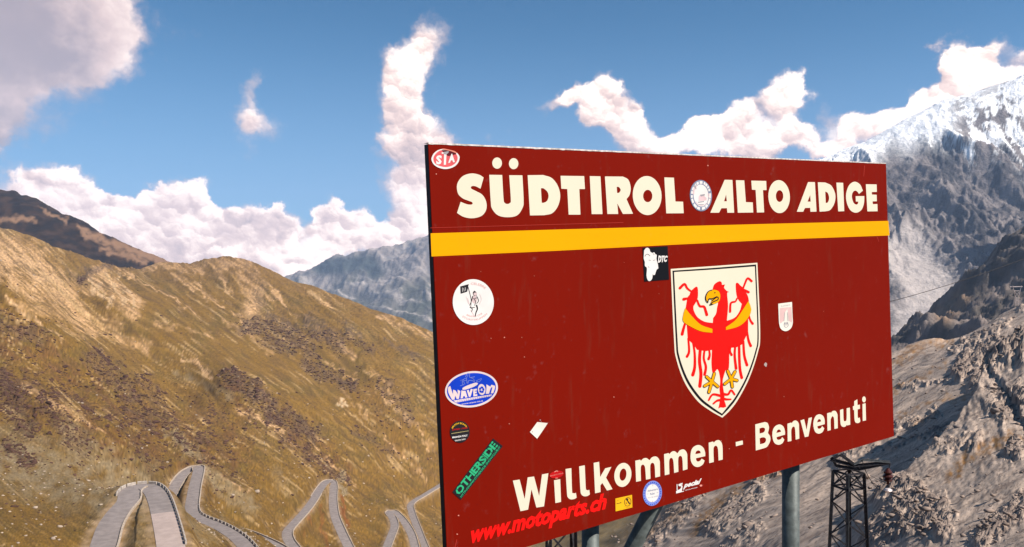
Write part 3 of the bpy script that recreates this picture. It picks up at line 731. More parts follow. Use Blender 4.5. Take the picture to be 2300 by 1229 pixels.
wall('road_wall', sub(p, .40, 1.0), -w/2-.35, .5, .9, M_wall, 'pale wall on the right side of the middle hairpin', G_)
w, p = RP['E']
wall('road_wall', sub(p, .0, .46), w/2+.35, .5, .9, M_wall, 'pale wall on the left branch of the small hairpin near the sign', G_)
wall('road_wall', sub(p, .46, 1.0), -w/2-.35, .5, .9, M_wall, 'pale wall on the right branch of the small hairpin near the sign', G_)
w, p = RP['F']
wall('road_wall', sub(p, .0, 1.0), -w/2-.35, .5, .9, M_wall, 'pale wall of the farthest road beside the left edge of the sign', G_)

def block_row(name, label, path, off, L, gap, w, h):
    q = sides(path, off); root = empty(name, tuple(q[0]))
    d = [0.0]
    for a, b in zip(q[:-1], q[1:]): d.append(d[-1]+(b-a).length)
    def at(s):
        i = min(max(np.searchsorted(d, s)-1, 0), len(q)-2); t = (s-d[i])/max(d[i+1]-d[i], 1e-6); return q[i].lerp(q[i+1], t)
    me = bpy.data.meshes.new('wall_block')
    vv = []; 
    for x in (-.5, .5):
        for y, z in ((-.5, -1), (-.5, .85), (-.3, 1), (.3, 1), (.5, .85), (.5, -1)): vv.append((x*L, y*w, z*h))
    ff = [(0, 1, 2, 3, 4, 5), (11, 10, 9, 8, 7, 6)]+[(i, i+6, (i+1) % 6+6, (i+1) % 6) for i in range(6)]
    me.from_pydata(vv, [], ff); me.materials.append(M_block)
    s = L/2; n = 0
    while s+L/2 < d[-1]:
        a, b = at(s-L/2), at(s+L/2); c = (a+b)/2; t = b-a
        o = bpy.data.objects.new('wall_block', me); o.location = c-Vector(root.location)
        o.rotation_euler = (0, -math.atan2(t.z, math.hypot(t.x, t.y)), math.atan2(t.y, t.x)); o.parent = root; C.objects.link(o)
        s += L+gap; n += 1
    return tag(root, label, 'wall', 'dashed guard walls of stone blocks')
w, p = RP['A']; block_row('guard_wall', 'dashed row of blocks along the right edge of the nearest hairpin', sub(p, .40, .86), -w/2-.3, 3.0, .9, .45, .9)
w, p = RP['B']; block_row('guard_wall', 'dashed row of blocks curving right below the second hairpin', sub(p, .60, 1.0), -w/2-.3, 4.6, 1.2, .5, 1.0)

# ================================================================== the welcome sign
QUAD = [(962, 323.5), (1990, 368), (2008, 980), (1006, 1282)]     # front face corners TL TR BR BL in the photograph
def homography(q):
    A = []; b = []
    for (u, v), (x, y) in zip([(0, 1), (1, 1), (1, 0), (0, 0)], [((x-CX)/F, (CY-y)/F) for x, y in q]):
        A += [[u, v, 1, 0, 0, 0, -u*x, -v*x], [0, 0, 0, u, v, 1, -u*y, -v*y]]; b += [x, y]
    return np.append(np.linalg.solve(A, b), 1).reshape(3, 3)
H_ = homography(QUAD); SC_ = 3.0/np.linalg.norm(H_[:, 0])
SIGN = [Vector((h[0]*SC_, h[2]*SC_, h[1]*SC_)) for h in H_.T]     # width vector, height vector, bottom left corner
SW, SH, SO = SIGN
SN = SW.cross(SH).normalized()
if SN.y > 0: SN = -SN
def on_sign(px, py, off=0.0):
    """point of the sign's face (raised by off) where a photographed mark stands"""
    d = Vector(((px-CX)/F, 1, (CY-py)/F)); o = SO+SN*off
    return d*(o.dot(SN)/d.dot(SN))

def parse(s):
    out = []
    for t in s.split():
        c = t.endswith('*'); a, b = t.rstrip('*').split(','); out.append((float(a), float(b), c))
    return out
def trace(s, k=7):
    """corner and smooth (*) points -> dense closed outline"""
    p = parse(s) if isinstance(s, str) else s; n = len(p); out = []
    for i in range(n):
        p0, p1, p2, p3 = p[i-1], p[i], p[(i+1) % n], p[(i+2) % n]
        if not p1[2] and not p2[2]: out.append((p1[0], p1[1])); continue
        t1 = ((p2[0]-p0[0])/2, (p2[1]-p0[1])/2) if p1[2] else (p2[0]-p1[0], p2[1]-p1[1])
        t2 = ((p3[0]-p1[0])/2, (p3[1]-p1[1])/2) if p2[2] else (p2[0]-p1[0], p2[1]-p1[1])
        for j in range(k):
            t = j/k; a = 2*t**3-3*t*t+1; b = t**3-2*t*t+t; c = -2*t**3+3*t*t; d = t**3-t*t
            out.append((a*p1[0]+b*t1[0]+c*p2[0]+d*t2[0], a*p1[1]+b*t1[1]+c*p2[1]+d*t2[1]))
    return out
def ell(cx, cy, rx, ry, rot=0, n=40):
    r = math.radians(rot)
    return [(cx+rx*math.cos(t)*math.cos(r)-ry*math.sin(t)*math.sin(r), cy+rx*math.cos(t)*math.sin(r)+ry*math.sin(t)*math.cos(r)) for t in [2*math.pi*i/n for i in range(n)]]
def ribbon(pts, w0, w1=None, cap=4):
    w1 = w0 if w1 is None else w1
    p = [Vector((a, b)) for a, b in pts]
    if len(p) > 2:                                   # soften the bends
        q = []
        for i in range(len(p)-1):
            a, b, c, d = p[max(i-1, 0)], p[i], p[i+1], p[min(i+2, len(p)-1)]
            for k in range(5):
                t = k/5; q.append(0.5*((2*b)+(c-a)*t+(2*a-5*b+4*c-d)*t*t+(3*b-a-3*c+d)*t**3))
        q.append(p[-1]); p = q
    n = len(p); L = []; R = []
    for i in range(n):
        t = p[min(i+1, n-1)]-p[max(i-1, 0)]
        if t.length < 1e-6: t = Vector((1, 0))
        t.normalize(); nn = Vector((-t.y, t.x)); w = (w0+(w1-w0)*i/(n-1))/2
        L.append(p[i]+nn*w); R.append(p[i]-nn*w)
    t = (p[-1]-p[-2]).normalized(); nn = Vector((-t.y, t.x))
    capp = [p[-1]+nn*(w1/2)*math.cos(a)+t*(w1/2)*math.sin(a) for a in [math.pi*k/cap for k in range(1, cap)]]
    t0 = (p[0]-p[1]).normalized(); n0 = Vector((-t0.y, t0.x))
    cap0 = [p[0]+n0*(w0/2)*math.cos(a)+t0*(w0/2)*math.sin(a) for a in [math.pi*k/cap for k in range(1, cap)]]
    return [tuple(v) for v in L+capp+R[::-1]+cap0]

class Crop:
    def __init__(s, ox, oy, k): s.ox, s.oy, s.k = ox, oy, k
    def __call__(s, poly): return [(s.ox+x/s.k, s.oy+y/s.k) for x, y in poly]
ID = Crop(0, 0, 1)

SGN = empty('welcome_sign', tuple(SO+SW*.5+Vector((0, 0, 0))))
tag(SGN, 'large brown-red welcome sign with yellow band, cream lettering and eagle shield on steel posts', 'sign')
SPLIT = {'lettering', 'figure_tint', 'surfer', 'paint_chip', 'edge_scratch', 'compass_tick', 'corner_dot', 'rim_print', 'flower', 'picture', 'stencil_cut', 'shield_print', 'rider_shading', 'flag_mark'}
def flat(name, loops, mat, off, parent=None, crop=ID, root=None):
    if name in SPLIT and len(loops) > 1:
        for i, l in enumerate(loops): flat(name, [l], mat, off+i*.00006, parent, crop)
        return None
    """a cut-out lying on the sign: list of shapes, each a list of loops (outline, holes...)"""
    vs = []; fs = []
    for k, shp in enumerate(loops):
        shp = [crop(l) for l in shp]; o = off+k*.00006
        tess = tessellate_polygon([[Vector((x, y, 0)) for x, y in l] for l in shp])
        base = len(vs)
        for l in shp:
            for x, y in l: vs.append(on_sign(x, y, o))
        for t in tess:
            a, b, c = [vs[base+i] for i in t]
            if (b-a).cross(c-a).dot(SN) < 0: t = (t[0], t[2], t[1])
            fs.append(tuple(base+i for i in t))
    org = Vector((0, 0, 0))
    q = parent
    while q is not None: org += Vector(q.location); q = q.parent
    if parent is None: org0 = sum(vs, Vector())/len(vs)
    else: org0 = org
    me = bpy.data.meshes.new(name); me.from_pydata([tuple(v-org0) for v in vs], [], fs); me.update()
    o = link(name, me, mat, parent)
    if parent is None: o.location = org0
    return o

def text_polys(body, bold=0.0, shear=0.0, spacing=1.0):
    cu = bpy.data.curves.new('t', 'FONT'); cu.body = body; cu.size = 1; cu.offset = bold; cu.shear = shear; cu.space_character = spacing; cu.resolution_u = 2
    ob = bpy.data.objects.new('t', cu); C.objects.link(ob); bpy.context.view_layer.update()
    dg = bpy.context.evaluated_depsgraph_get(); me = ob.evaluated_get(dg).to_mesh()
    V = np.array([v.co[:2] for v in me.vertices]); Fc = [tuple(p.vertices) for p in me.polygons]
    ob.evaluated_get(dg).to_mesh_clear(); bpy.data.objects.remove(ob); bpy.data.curves.remove(cu)
    V = V-V.min(0); V = V/V.max(0); return V, Fc
def letters(name, body, quad, mat, off, parent, crop=ID, bold=0.0, shear=0.0, arc=None, spacing=1.0):
    """lettering stretched into a quad (TL TR BR BL) or along an arc (cx, cy, rx, ry, a0, a1, h)"""
    V, Fc = text_polys(body, bold, shear, spacing); vs = []
    for u, v in V:
        if arc:
            cx, cy, rx, ry, a0, a1, hh, rot = arc; a = math.radians(a0+(a1-a0)*u); sgn = 1 if a1 > a0 else -1
            k = 1+(hh/ry)*(v if sgn > 0 else -v)
            x, y = rx*k*math.cos(a), ry*k*math.sin(a); r = math.radians(rot)
            p = (cx+x*math.cos(r)-y*math.sin(r), cy+x*math.sin(r)+y*math.cos(r))
        else:
            tl, tr, br, bl = quad
            p = tuple((1-u)*v*tl[i]+u*v*tr[i]+u*(1-v)*br[i]+(1-u)*(1-v)*bl[i] for i in (0, 1))
        p = crop([p])[0]; vs.append(on_sign(p[0], p[1], off))
    org = Vector((0, 0, 0)); q = parent
    while q is not None: org += Vector(q.location); q = q.parent
    fs = []
    for f in Fc:
        a, b, c = vs[f[0]], vs[f[1]], vs[f[2]]
        fs.append(f if (b-a).cross(c-a).dot(SN) > 0 else f[::-1])
    me = bpy.data.meshes.new(name); me.from_pydata([tuple(v-org) for v in vs], [], fs); me.update()
    return link(name, me, mat, parent)

# ---- materials of the sign
def paint(name, col, rough=.65, spec=.03, dirt=.10, grime=(.10, .05, .03)):
    m = bpy.data.materials.new(name); m.use_nodes = True; t = m.node_tree; b = NB(t); p = t.nodes['Principled BSDF']
    g = b.n('ShaderNodeNewGeometry'); P = g.outputs['Position']
    n1 = b.noise(P, 1.6, 5, .6); n2 = b.noise(P, 26, 4, .6); n3 = b.noise(b.v('MULTIPLY', P, (9, 9, 1.2)), 3.0, 5, .6)
    c = b.mix(b.m('MULTIPLY', b.rng(n1, .35, .7), dirt), (*col, 1), (*[x*.72 for x in col], 1))
    c = b.mix(b.m('MULTIPLY', b.rng(n2, .62, .8), dirt*1.3), c, (*[min(1, x*.8+.06) for x in col], 1))
    c = b.mix(b.m('MULTIPLY', b.rng(n3, .55, .8), dirt*.8), c, (*grime, 1))
    t.links.new(c, p.inputs['Base Color']); t.links.new(b.rng(n1, .2, .8, rough-.08, rough+.1), p.inputs['Roughness'])
    p.inputs['Specular IOR Level'].default_value = spec
    return m
M_red = paint('brown_red_panel_paint', (.152, .0050, .0012), dirt=.24)
M_cream = paint('cream_reflective_film', (.60, .54, .42), dirt=.08, grime=(.5, .38, .25))
M_yel = paint('yellow_reflective_film', (.66, .292, .0010), dirt=.10, grime=(.5, .2, .01))
M_dark = simple('dark_edge_profile', (.010, .013, .020), .5, var=.3, scale=20)
M_lip = simple('worn_top_edge', (.50, .44, .41), .7, var=.35, scale=60)
M_blk = simple('black_film', (.004, .004, .006), .45)
M_ink = simple('black_ink', (.012, .011, .014), .6)
M_bred = simple('bright_red_film', (.72, .003, .001), .5)
M_spray = simple('red_lettering_film', (.66, .004, .003), .5)
M_white = simple('white_vinyl', (.60, .57, .55), .5, var=.06, scale=9)
M_galv = simple('galvanised_steel', (.070, .082, .078), .55, metal=.1, var=.3, scale=24, bump=.2, spec=.3)

# ---- panel, its frame, posts and strut
def slab(name, quad, o0, o1, mat, parent, inset=0):
    v = [on_sign(*q, o1) for q in quad]; n = SN*(o0-o1); v += [p+n for p in v]; org = Vector(parent.location)
    f = [(0, 1, 2, 3), (7, 6, 5, 4), (0, 4, 5, 1), (1, 5, 6, 2), (2, 6, 7, 3), (3, 7, 4, 0)]
    me = bpy.data.meshes.new(name); me.from_pydata([tuple(p-org) for p in v], [], f); me.update()
    return link(name, me, mat, parent)
slab('panel', QUAD, -.004, 0, M_red, SGN)
def lerp2(a, b, t): return (a[0]+(b[0]-a[0])*t, a[1]+(b[1]-a[1])*t)
TL, TR, BR, BL = QUAD
def edge_bar(a, b, c, d, name='edge_profile', o0=-.034, o1=-.0045, mat=M_dark): return slab(name, [a, b, c, d], o0, o1, mat, SGN)
edge_bar(TL, lerp2(TL, TR, .012), lerp2(BL, BR, .012), BL)
edge_bar(lerp2(TL, TR, .991), TR, BR, lerp2(BL, BR, .991))
edge_bar(lerp2(BL, TL, .012), lerp2(BR, TR, .012), BR, BL, o1=-.005)
# the frayed pale lip along the top
vs = []; fs = []; N = 150
for i in range(N+1):
    t = i/N; x, y = lerp2(TL, TR, t); j = mnoise.noise(Vector((t*70, 0, 3)))*.9+mnoise.noise(Vector((t*260, 0, 9)))*.7
    up = 3.4*(1-t)+1.8*t; dn = .2+max(0, j)*(1.5 if t < .4 else .8)
    for yy, oo in ((y-up+j*.25, -.034), (y-up+j*.25, .0012), (y+dn, .0012)): vs.append(tuple(on_sign(x, yy, 0)+SN*oo-Vector(SGN.location)))
for i in range(N):
    for k in range(2): a = i*3+k; fs.append((a, a+1, a+4, a+3))
me = bpy.data.meshes.new('top_lip'); me.from_pydata(vs, [], fs); me.update(); link('top_lip', me, M_lip, SGN)

def tube(name, pts, r, mat, parent=None, seg=20, r1=None, caps=True, org=None):
    r1 = r if r1 is None else r1; vs = []; fs = []; n = len(pts); org = Vector(parent.location) if parent is not None and org is None else (org or Vector((0, 0, 0)))
    up = None
    for i, p in enumerate(pts):
        t = (pts[min(i+1, n-1)]-pts[max(i-1, 0)]).normalized()
        a = t.cross(Vector((0, 0, 1))) if abs(t.z) < .95 else t.cross(Vector((0, 1, 0)))
        if up is not None and a.dot(up) < 0: a = -a
        a.normalize(); up = a; b = t.cross(a); rr = r+(r1-r)*i/(n-1)
        for k in range(seg): q = 2*math.pi*k/seg; vs.append(tuple(p+a*rr*math.cos(q)+b*rr*math.sin(q)-org))
    for i in range(n-1):
        for k in range(seg): fs.append((i*seg+k, i*seg+(k+1) % seg, (i+1)*seg+(k+1) % seg, (i+1)*seg+k))
    if caps: fs += [tuple(range(seg))[::-1], tuple(range((n-1)*seg, n*seg))]
    me = bpy.data.meshes.new(name); me.from_pydata(vs, [], fs)
    me.polygons.foreach_set('use_smooth', [len(p.vertices) == 4 for p in me.polygons]); me.update()
    return link(name, me, mat, parent) if mat is not None else me
def post(pxc, top_py, gap=.088, r=.040, lean=0):
    foot = on_sign(pxc, top_py, -gap); y = foot.y; x = foot.x     # clear of the back of the panel
    
    top = Vector((x, y, (CY-top_py+45)/F*y)); low = Vector((x, y, -2.6))
    return tube('post', [top, low], r, M_galv, SGN, 28)
post(1326, 1205, r=.0375); post(1776, 1058, r=.0445)
a = pix(1487, 1100, on_sign(1487, 1100).y+.10); b = pix(1380, 1310, on_sign(1487, 1100).y+.38)
b = a+(b-a)*3.2
tube('strut', [a, b], .0385, M_galv, SGN, 28)
for t_ in (.08, .92):        # rails behind the panel that the posts are clamped to
    p0 = lerp2(TL, BL, t_); p1 = lerp2(TR, BR, t_)
    tube('rail', [on_sign(p0[0]+25, p0[1])-SN*.034, on_sign(p1[0]-25, p1[1])-SN*.034], .016, M_galv, SGN, 8)

# ---- yellow band
flat('yellow_band', [[[(967.2, 524.2), (1250, 515.7), (1500, 508.8), (1750, 502.3), (1995.5, 496.2), (1998, 529), (1750, 538.2), (1500, 550.6), (1250, 563.5), (969.3, 576.3)]]], M_yel, .0006, SGN)

# ---- title
A_ = Crop(940, 310, 3.9643); B_ = Crop(1480, 340, 4.0963); W_ = Crop(1130, 1000, 6.1455); X_ = Crop(1440, 900, 5.5875); Y_ = Crop(1680, 880, 7.931)
TITLE = [
 (A_, ['580,352 540,328* 470,316* 392,342* 345,410* 350,490* 390,535* 440,557* 474,570* 482,583* 470,594* 430,590* 375,569 343,668 400,702* 478,715* 560,695* 602,640* 603,570* 570,508* 515,475* 475,455* 466,440* 480,428* 510,431* 552,452']),
 (A_, ['630,328 745,330 757,540* 768,578* 792,588* 815,578* 822,545* 808,332 925,333 936,560* 925,625* 880,688* 800,706* 710,690* 655,630* 643,560*']),
 (A_, [ell(700, 224, 43, 50)]), (A_, [ell(847, 229, 42, 49)]),
 (A_, ['972,332 1110,330 1188,358* 1242,430* 1262,520* 1240,610* 1190,670* 1120,688 993,690', '1090,448 1115,450* 1148,480* 1158,520* 1145,560* 1115,577* 1097,577']),
 (A_, ['1265,337 1475,340 1482,455 1432,455 1442,683 1337,683 1325,455 1272,452']),
 (A_, ['1525,340 1620,342 1638,678 1542,678']),
 (A_, ['1660,343 1820,344 1868,372* 1889,440* 1880,505* 1852,545 1910,675 1820,677 1770,583 1778,677 1682,677', '1765,435 1785,438* 1800,463* 1787,487* 1768,490']),
 (A_, [ell(2036, 513, 128, 174, -3), ell(2041, 517, 41, 55)]),
 (B_, ['50,240 138,243 152,462 222,464 228,570 68,571']),
 (B_, ['605,262 676,264 692,565 630,565 626,523 575,524 553,565 473,565', '618,398 625,460 600,460']),
 (B_, ['708,266 785,268 800,468 863,470 868,563 726,565']),
 (B_, ['850,270 987,273 990,357 957,357 968,562 902,563 890,355 856,353']),
 (B_, [ell(1106, 417, 99, 152, -3), ell(1110, 412, 34, 54)]),
 (B_, ['1372,283 1435,284 1450,555 1394,556 1392,520 1345,521 1327,556 1269,556', '1392,402 1396,463 1368,463']),
 (B_, ['1462,285 1530,287 1585,315* 1617,375* 1624,430* 1610,490* 1575,540* 1530,553 1478,555', '1530,370 1552,382* 1566,425* 1556,467* 1535,477']),
 (B_, ['1633,288 1695,290 1705,551 1650,553']),
 (B_, ['1877,362 1850,305* 1800,280* 1750,312* 1723,390* 1728,470* 1760,540* 1812,565* 1862,540* 1886,480* 1890,412 1810,413 1812,462 1835,463 1830,483* 1812,490* 1788,468* 1775,415* 1785,375* 1808,362* 1828,374* 1840,393']),
 (B_, ['1904,303 2003,305 2005,373 1958,375 1960,398 2003,400 2005,460 1965,461 1968,487 2010,485 2012,552 1918,553']),
]
m2 = '288,672 345,658 355,672 385,642* 422,636* 455,662 490,622* 540,615* 575,660* 580,730* 582,860 525,877 518,735* 500,695* 476,702* 465,745* 468,893 415,907 405,762* 388,722* 364,725* 352,770* 355,922 298,937'
m1 = ' '.join(f"{-73+(x-288)*1.058:.1f},{y+82+(x-288)*.027:.1f}{'*' if c else ''}" for x, y, c in parse(m2))
WELCOME = [
 (W_, ['135,490 228,475 298,745 340,445 427,433 498,703 537,405 625,388 565,845 460,862 392,610 345,890 240,912']),
 (W_, ['703,485 788,470 800,783 722,800']),
 (W_, ['862,330 942,317 952,630* 965,660* 985,665* 1005,658 1015,722 985,743* 930,748* 893,718* 882,660*']),
 (W_, ['1050,293 1127,278 1141,585* 1152,615* 1170,624* 1190,617 1198,680 1162,702* 1115,705* 1080,678* 1067,615*']),
 (W_, ['1250,245 1325,230 1340,440 1410,320 1495,300 1420,448 1510,607 1435,627 1370,522 1343,555 1345,648 1270,665']),
 (W_, [ell(1653, 411, 117, 167, 8), ell(1655, 407, 47, 85, 8)]),
 (X_, [m1]), (X_, [m2]),
 (X_, ['805,697 690,722 692,748* 712,765* 740,755* 760,728 797,752 775,800* 720,832* 665,820* 628,765* 620,690* 635,612* 675,570* 730,558* 780,590* 803,650*', '680,672 690,640* 715,625* 740,635* 748,660']),
 (X_, ['848,528 903,513 912,528 940,502* 980,497* 1010,530* 1022,590* 1024,740 972,752 965,610* 945,568* 920,575* 908,615* 912,770 855,785']),
 (X_, ['1187,520 1275,500 1278,550 1190,573']),
 (Y_, ['130,582 300,540 350,560* 375,640* 355,735 395,800* 395,880* 345,975* 290,1005 140,1047', '205,655 255,639* 298,650* 302,690* 275,726* 207,745', '207,830 265,812* 310,825* 322,865* 295,912* 215,937']),
 (Y_, ['660,765 510,808 517,845* 550,857* 590,840* 610,808 648,855 610,920* 540,945* 470,910* 437,810* 440,700* 480,620* 560,583* 630,620* 658,700*', '505,735 525,687* 555,673* 580,688* 588,715']),
 (Y_, ['703,570 768,550 778,560 820,517* 870,520* 905,570* 910,650* 915,835 850,855 842,690* 830,632* 803,622* 780,655* 770,710* 775,877 708,890']),
 (Y_, ['935,512 1000,490 1045,680 1080,470 1140,455 1077,795 1013,810']),
 (Y_, ['1368,577 1237,615 1242,648* 1265,660* 1298,648* 1322,610 1360,655 1325,720* 1260,748* 1195,710* 1165,600* 1175,500* 1215,425* 1280,402* 1340,435* 1365,500*', '1230,548 1247,502* 1272,488* 1293,500* 1303,530']),
 (Y_, ['1410,385 1467,368 1478,380 1510,345* 1560,345* 1592,398* 1597,470* 1600,650 1540,663 1535,500* 1520,446* 1500,440* 1480,475* 1472,520* 1475,683 1417,698']),
 (Y_, ['1640,325 1697,308 1702,480* 1714,523* 1738,523* 1757,485* 1758,295 1815,283 1822,587 1770,600 1760,590 1735,620* 1700,628* 1663,605* 1647,540*']),
 (Y_, ['1893,170 1948,135 1952,238 1993,230 1995,303 1953,315 1955,445* 1968,468* 1990,458 2003,525 1980,552* 1940,558* 1908,535* 1897,470* 1892,322 1873,328 1868,262 1893,250']),
 (Y_, ['2040,220 2095,203 2103,510 2045,522']), (Y_, [ell(2067, 137, 32, 53)]),
]
def mk(l): return trace(l) if isinstance(l, str) else l
for crop, loops in TITLE+WELCOME:
    flat('letter', [[mk(l) for l in loops]], M_cream, .0006, SGN, crop)

# ---- web address along the bottom, in red film
LQ = lambda *p: p
letters('web_lettering', 'www.motoparts.ch', ((1056,1181),(1361,1107),(1366,1153),(1062,1232)), M_spray, .0007, SGN, bold=.045, shear=.42)

# ---- coat of arms
E_ = Crop(1490, 570, 3.15)
sh_o = trace('52,108 360,87 665,64 685,560* 668,700* 608,880* 530,1030* 470,1110* 417,1160 330,1110* 240,1040* 150,910* 90,740* 75,600*')
sh_b = trace('64,120 360,100 656,76 675,560* 658,700* 598,876* 520,1022* 465,1094* 415,1147 335,1097* 250,1028* 161,900* 101,735* 87,600*')
sh_w = trace('76,130 360,112 647,90 665,560* 648,696* 588,868* 511,1010* 458,1078* 415,1132 345,1084* 262,1015* 174,888* 114,728* 100,600*')
ARMS = flat('coat_of_arms', [[sh_o]], M_cream, .0008, SGN, E_)
flat('shield_line', [[sh_b]], M_blk, .0010, ARMS, E_)
flat('shield_field', [[sh_w]], M_cream, .0012, ARMS, E_)
eagle = [
 [trace('352,455 372,425* 380,380* 384,340* 345,262 360,218* 395,195* 412,203* 415,220 437,218 430,240* 447,262 466,272 452,282* 458,370* 450,470 468,560* 467,670* 465,790* 455,832* 440,825 432,850* 420,900* 425,960* 433,1005* 430,1030* 440,1062 445,1083 425,1090* 405,1088* 388,1096 396,1060* 402,1010* 397,960* 402,900* 394,842* 382,818* 370,830 350,850* 340,780* 343,690* 345,560*')],
 [trace('352,490 290,480* 240,447* 215,400* 213,372 235,335* 245,300* 243,242* 228,235* 195,265* 185,290* 170,312* 160,370* 150,420* 145,470* 165,505 172,600 190,622* 212,642* 238,680 300,690 350,680')],
 [trace('446,476 505,452* 540,405* 555,355 533,330* 517,290* 512,218* 525,206* 545,225* 568,245* 598,300* 607,345* 622,400* 600,465 600,555 578,600 560,640 520,662 460,668')],
]
for pts, w0, w1 in (([(176,600),(182,690),(167,728)],14,20),([(206,610),(221,700),(222,800),(208,858)],13,24),([(262,670),(256,760),(266,850),(258,938)],22,24),([(293,670),(286,740),(301,800),(292,855)],14,20),([(322,670),(328,715),(320,745)],12,20),
     ([(155,490),(143,530),(133,570)],16,22),([(604,430),(615,470),(632,495)],12,18),([(592,545),(602,610),(618,652)],14,20),([(566,620),(573,720),(592,788)],16,20),([(536,630),(538,740),(543,820),(555,878)],18,20),([(510,640),(505,720),(515,812)],14,20),
     ([(476,650),(472,690),(483,716)],12,18),([(200,268),(170,245),(150,215),(118,243)],12,20),([(240,330),(258,370),(288,375),(300,405),(308,432)],14,20),([(178,314),(145,322)],12,22),([(565,245),(578,210),(597,174),(625,194)],12,16),
     ([(560,250),(603,272)],14,18),([(522,315),(510,338),(478,350),(473,410)],10,16),([(425,992),(458,995),(480,966),(505,996)],18,12),([(425,1025),(445,1030),(478,1030)],20,10),([(405,1005),(350,996),(322,1036)],18,12),([(405,1035),(380,1040),(355,1060)],18,12)):
    eagle.append([ribbon(pts, w0, w1)])
EG = flat('eagle', eagle, M_bred, .0014, ARMS, E_)
for shp in ([trace('155,385 200,440* 265,502* 347,532 347,560 270,550* 205,522* 142,480* 142,430*')], [trace('602,335 560,400* 510,470* 443,520 443,540 530,515* 585,472* 620,412* 617,370*')]): flat('wing_band', [shp], M_yel, .0032, ARMS, E_)
for stf in ([[(361,848),(345,905)],[(345,905),(306,870)],[(345,905),(292,936)],[(345,905),(323,980)],[(345,905),(386,940)]], [[(456,830),(480,885)],[(480,885),(508,834)],[(480,885),(522,897)],[(480,885),(489,942)],[(480,885),(434,922)]]):
    flat('talon_outline', [[ribbon(s_, 24)] for s_ in stf], M_blk, .0032, ARMS, E_); flat('talon', [[ribbon(s_, 16)] for s_ in stf], M_yel, .0040, ARMS, E_)
flat('beak', [[trace('385,262* 345,256* 312,276* 300,312* 315,345 325,320 345,320* 330,362 375,350* 397,330* 402,290*')]], M_yel, .0034, ARMS, E_)
flat('beak_line', [[ribbon([(345,257),(318,268),(301,302),(303,330),(315,345)],6)], [ribbon([(315,345),(322,320),(345,318),(378,304)],7)], [ribbon([(345,332),(382,306),(386,325),(350,342),(331,362),(360,352)],7)], [ell(365,276,4,5)]], M_blk, .0040, ARMS, E_)

# ---- loose marks on the paint
M_chip = simple('bare_chip', (.32, .26, .24), .8); M_chip2 = simple('pale_chip', (.55, .20, .15), .8); M_hole = simple('dark_chip', (.06, .008, .006), .8)
ch = []
for x, y, r in ((980,391,1.5),(1037,316+10,1),(1590,372,1.6),(1379,748+144,1.3),(1133,758,1.6),(1030,1158,1.8),(1027,1200,1.7),(1103,760,1.1),(1178,802,1.2),(1172,758,1.0),(1144,952,1.3),(1638,1008,1.0),(1620,990,.8),(1761,891,1.0),(1480,660,.7),(1200,620,.8),(1850,700,.8),(1080,610,.9),(1402,590,.7)):
    ch.append([ell(x, y, r, r*.8, 20, 8)])
flat('paint_chip', ch, M_chip2, .0007, SGN)
flat('paint_chip', [[trace('1716,818 1720,814* 1723,818 1721,824* 1717,821*')]], M_chip, .0008, SGN)
flat('edge_scratch', [[ribbon([(1942,372),(1940,396)], .8)], [ribbon([(1970,532),(1974,543)], .7)], [ribbon([(1026,1212),(1022,1229)], 1.1)], [ribbon([(967,512),(1150,507),(1400,500)], .9)]], simple('scratch', (.36, .03, .02), .7), .0007, SGN)

# ================================================================== stickers
def sticker(label, loops, mat, crop=ID, off=.0016, name='sticker'):
    o = flat(name, loops, mat, off, None, crop); return tag(o, label, 'sticker', None)
def vinyl(n, *c, r=.5): return simple(n, tuple(x*.74 for x in c), r, var=.10, scale=9)
V_pink = vinyl('pink_red_print', .72, .11, .12); V_blue = vinyl('blue_print', .004, .045, .52); V_pale = vinyl('pale_pink_print', .74, .60, .60)
V_green = vinyl('green_print', .03, .42, .19); V_yel = vinyl('yellow_vinyl', .86, .46, .01); V_slate = vinyl('slate_print', .22, .25, .36); V_mar = vinyl('maroon_tear', .10, .004, .010)
V_lilac = vinyl('lilac_blue_print', .20, .26, .68); V_grey = vinyl('grey_print', .36, .34, .36); V_rose = vinyl('faded_rose_print', .68, .40, .38); V_red2 = vinyl('deep_red_vinyl', .52, .006, .008)
V_off = vinyl('off_white_vinyl', .82, .77, .68)

# oval, top left corner, with a torn upper edge
c = Crop(960, 320, 15.36)
s = sticker('torn oval sticker with white letters STA in the top left corner', [[trace('480,232* 350,275* 220,380* 148,520* 145,620* 210,750* 340,850* 500,905* 640,920* 800,890* 950,820* 1060,700* 1105,570* 1100,470* 1020,360* 940,320 560,215 500,225')]], M_white, c)
flat('print', [[trace('480,268 400,300* 300,380* 218,500* 212,620* 270,730* 400,805* 600,850* 790,825* 940,740* 1030,620* 1040,500* 990,400* 900,340 560,268')]], V_pink, .0018, s, c)
flat('tear', [[trace('500,262 640,272 830,310 1000,350 985,410 900,430* 800,460* 700,465* 650,400* 520,310')]], V_mar, .0020, s, c)
letters('lettering', 'S', [(300,448),(505,440),(485,755),(300,765)], M_white, .0022, s, c, bold=.05)
flat('lettering', [[[(575,330),(660,330),(640,770),(565,775)]], [[(490,335),(555,345),(560,400),(495,390)]]], M_white, .0023, s, c)
flat('lettering', [[[(545,335),(735,300),(735,345),(655,420),(590,410)]]], V_grey, .0025, s, c)
letters('lettering', 'A', [(770,395),(915,390),(950,680),(715,710)], M_white, .0024, s, c, bold=.06)
flat('curl', [[trace('500,225 560,212* 800,262* 950,305* 1015,355 1000,378 800,300* 560,245*')]], vinyl('salmon_edge', .80, .26, .18), .0026, s, c)

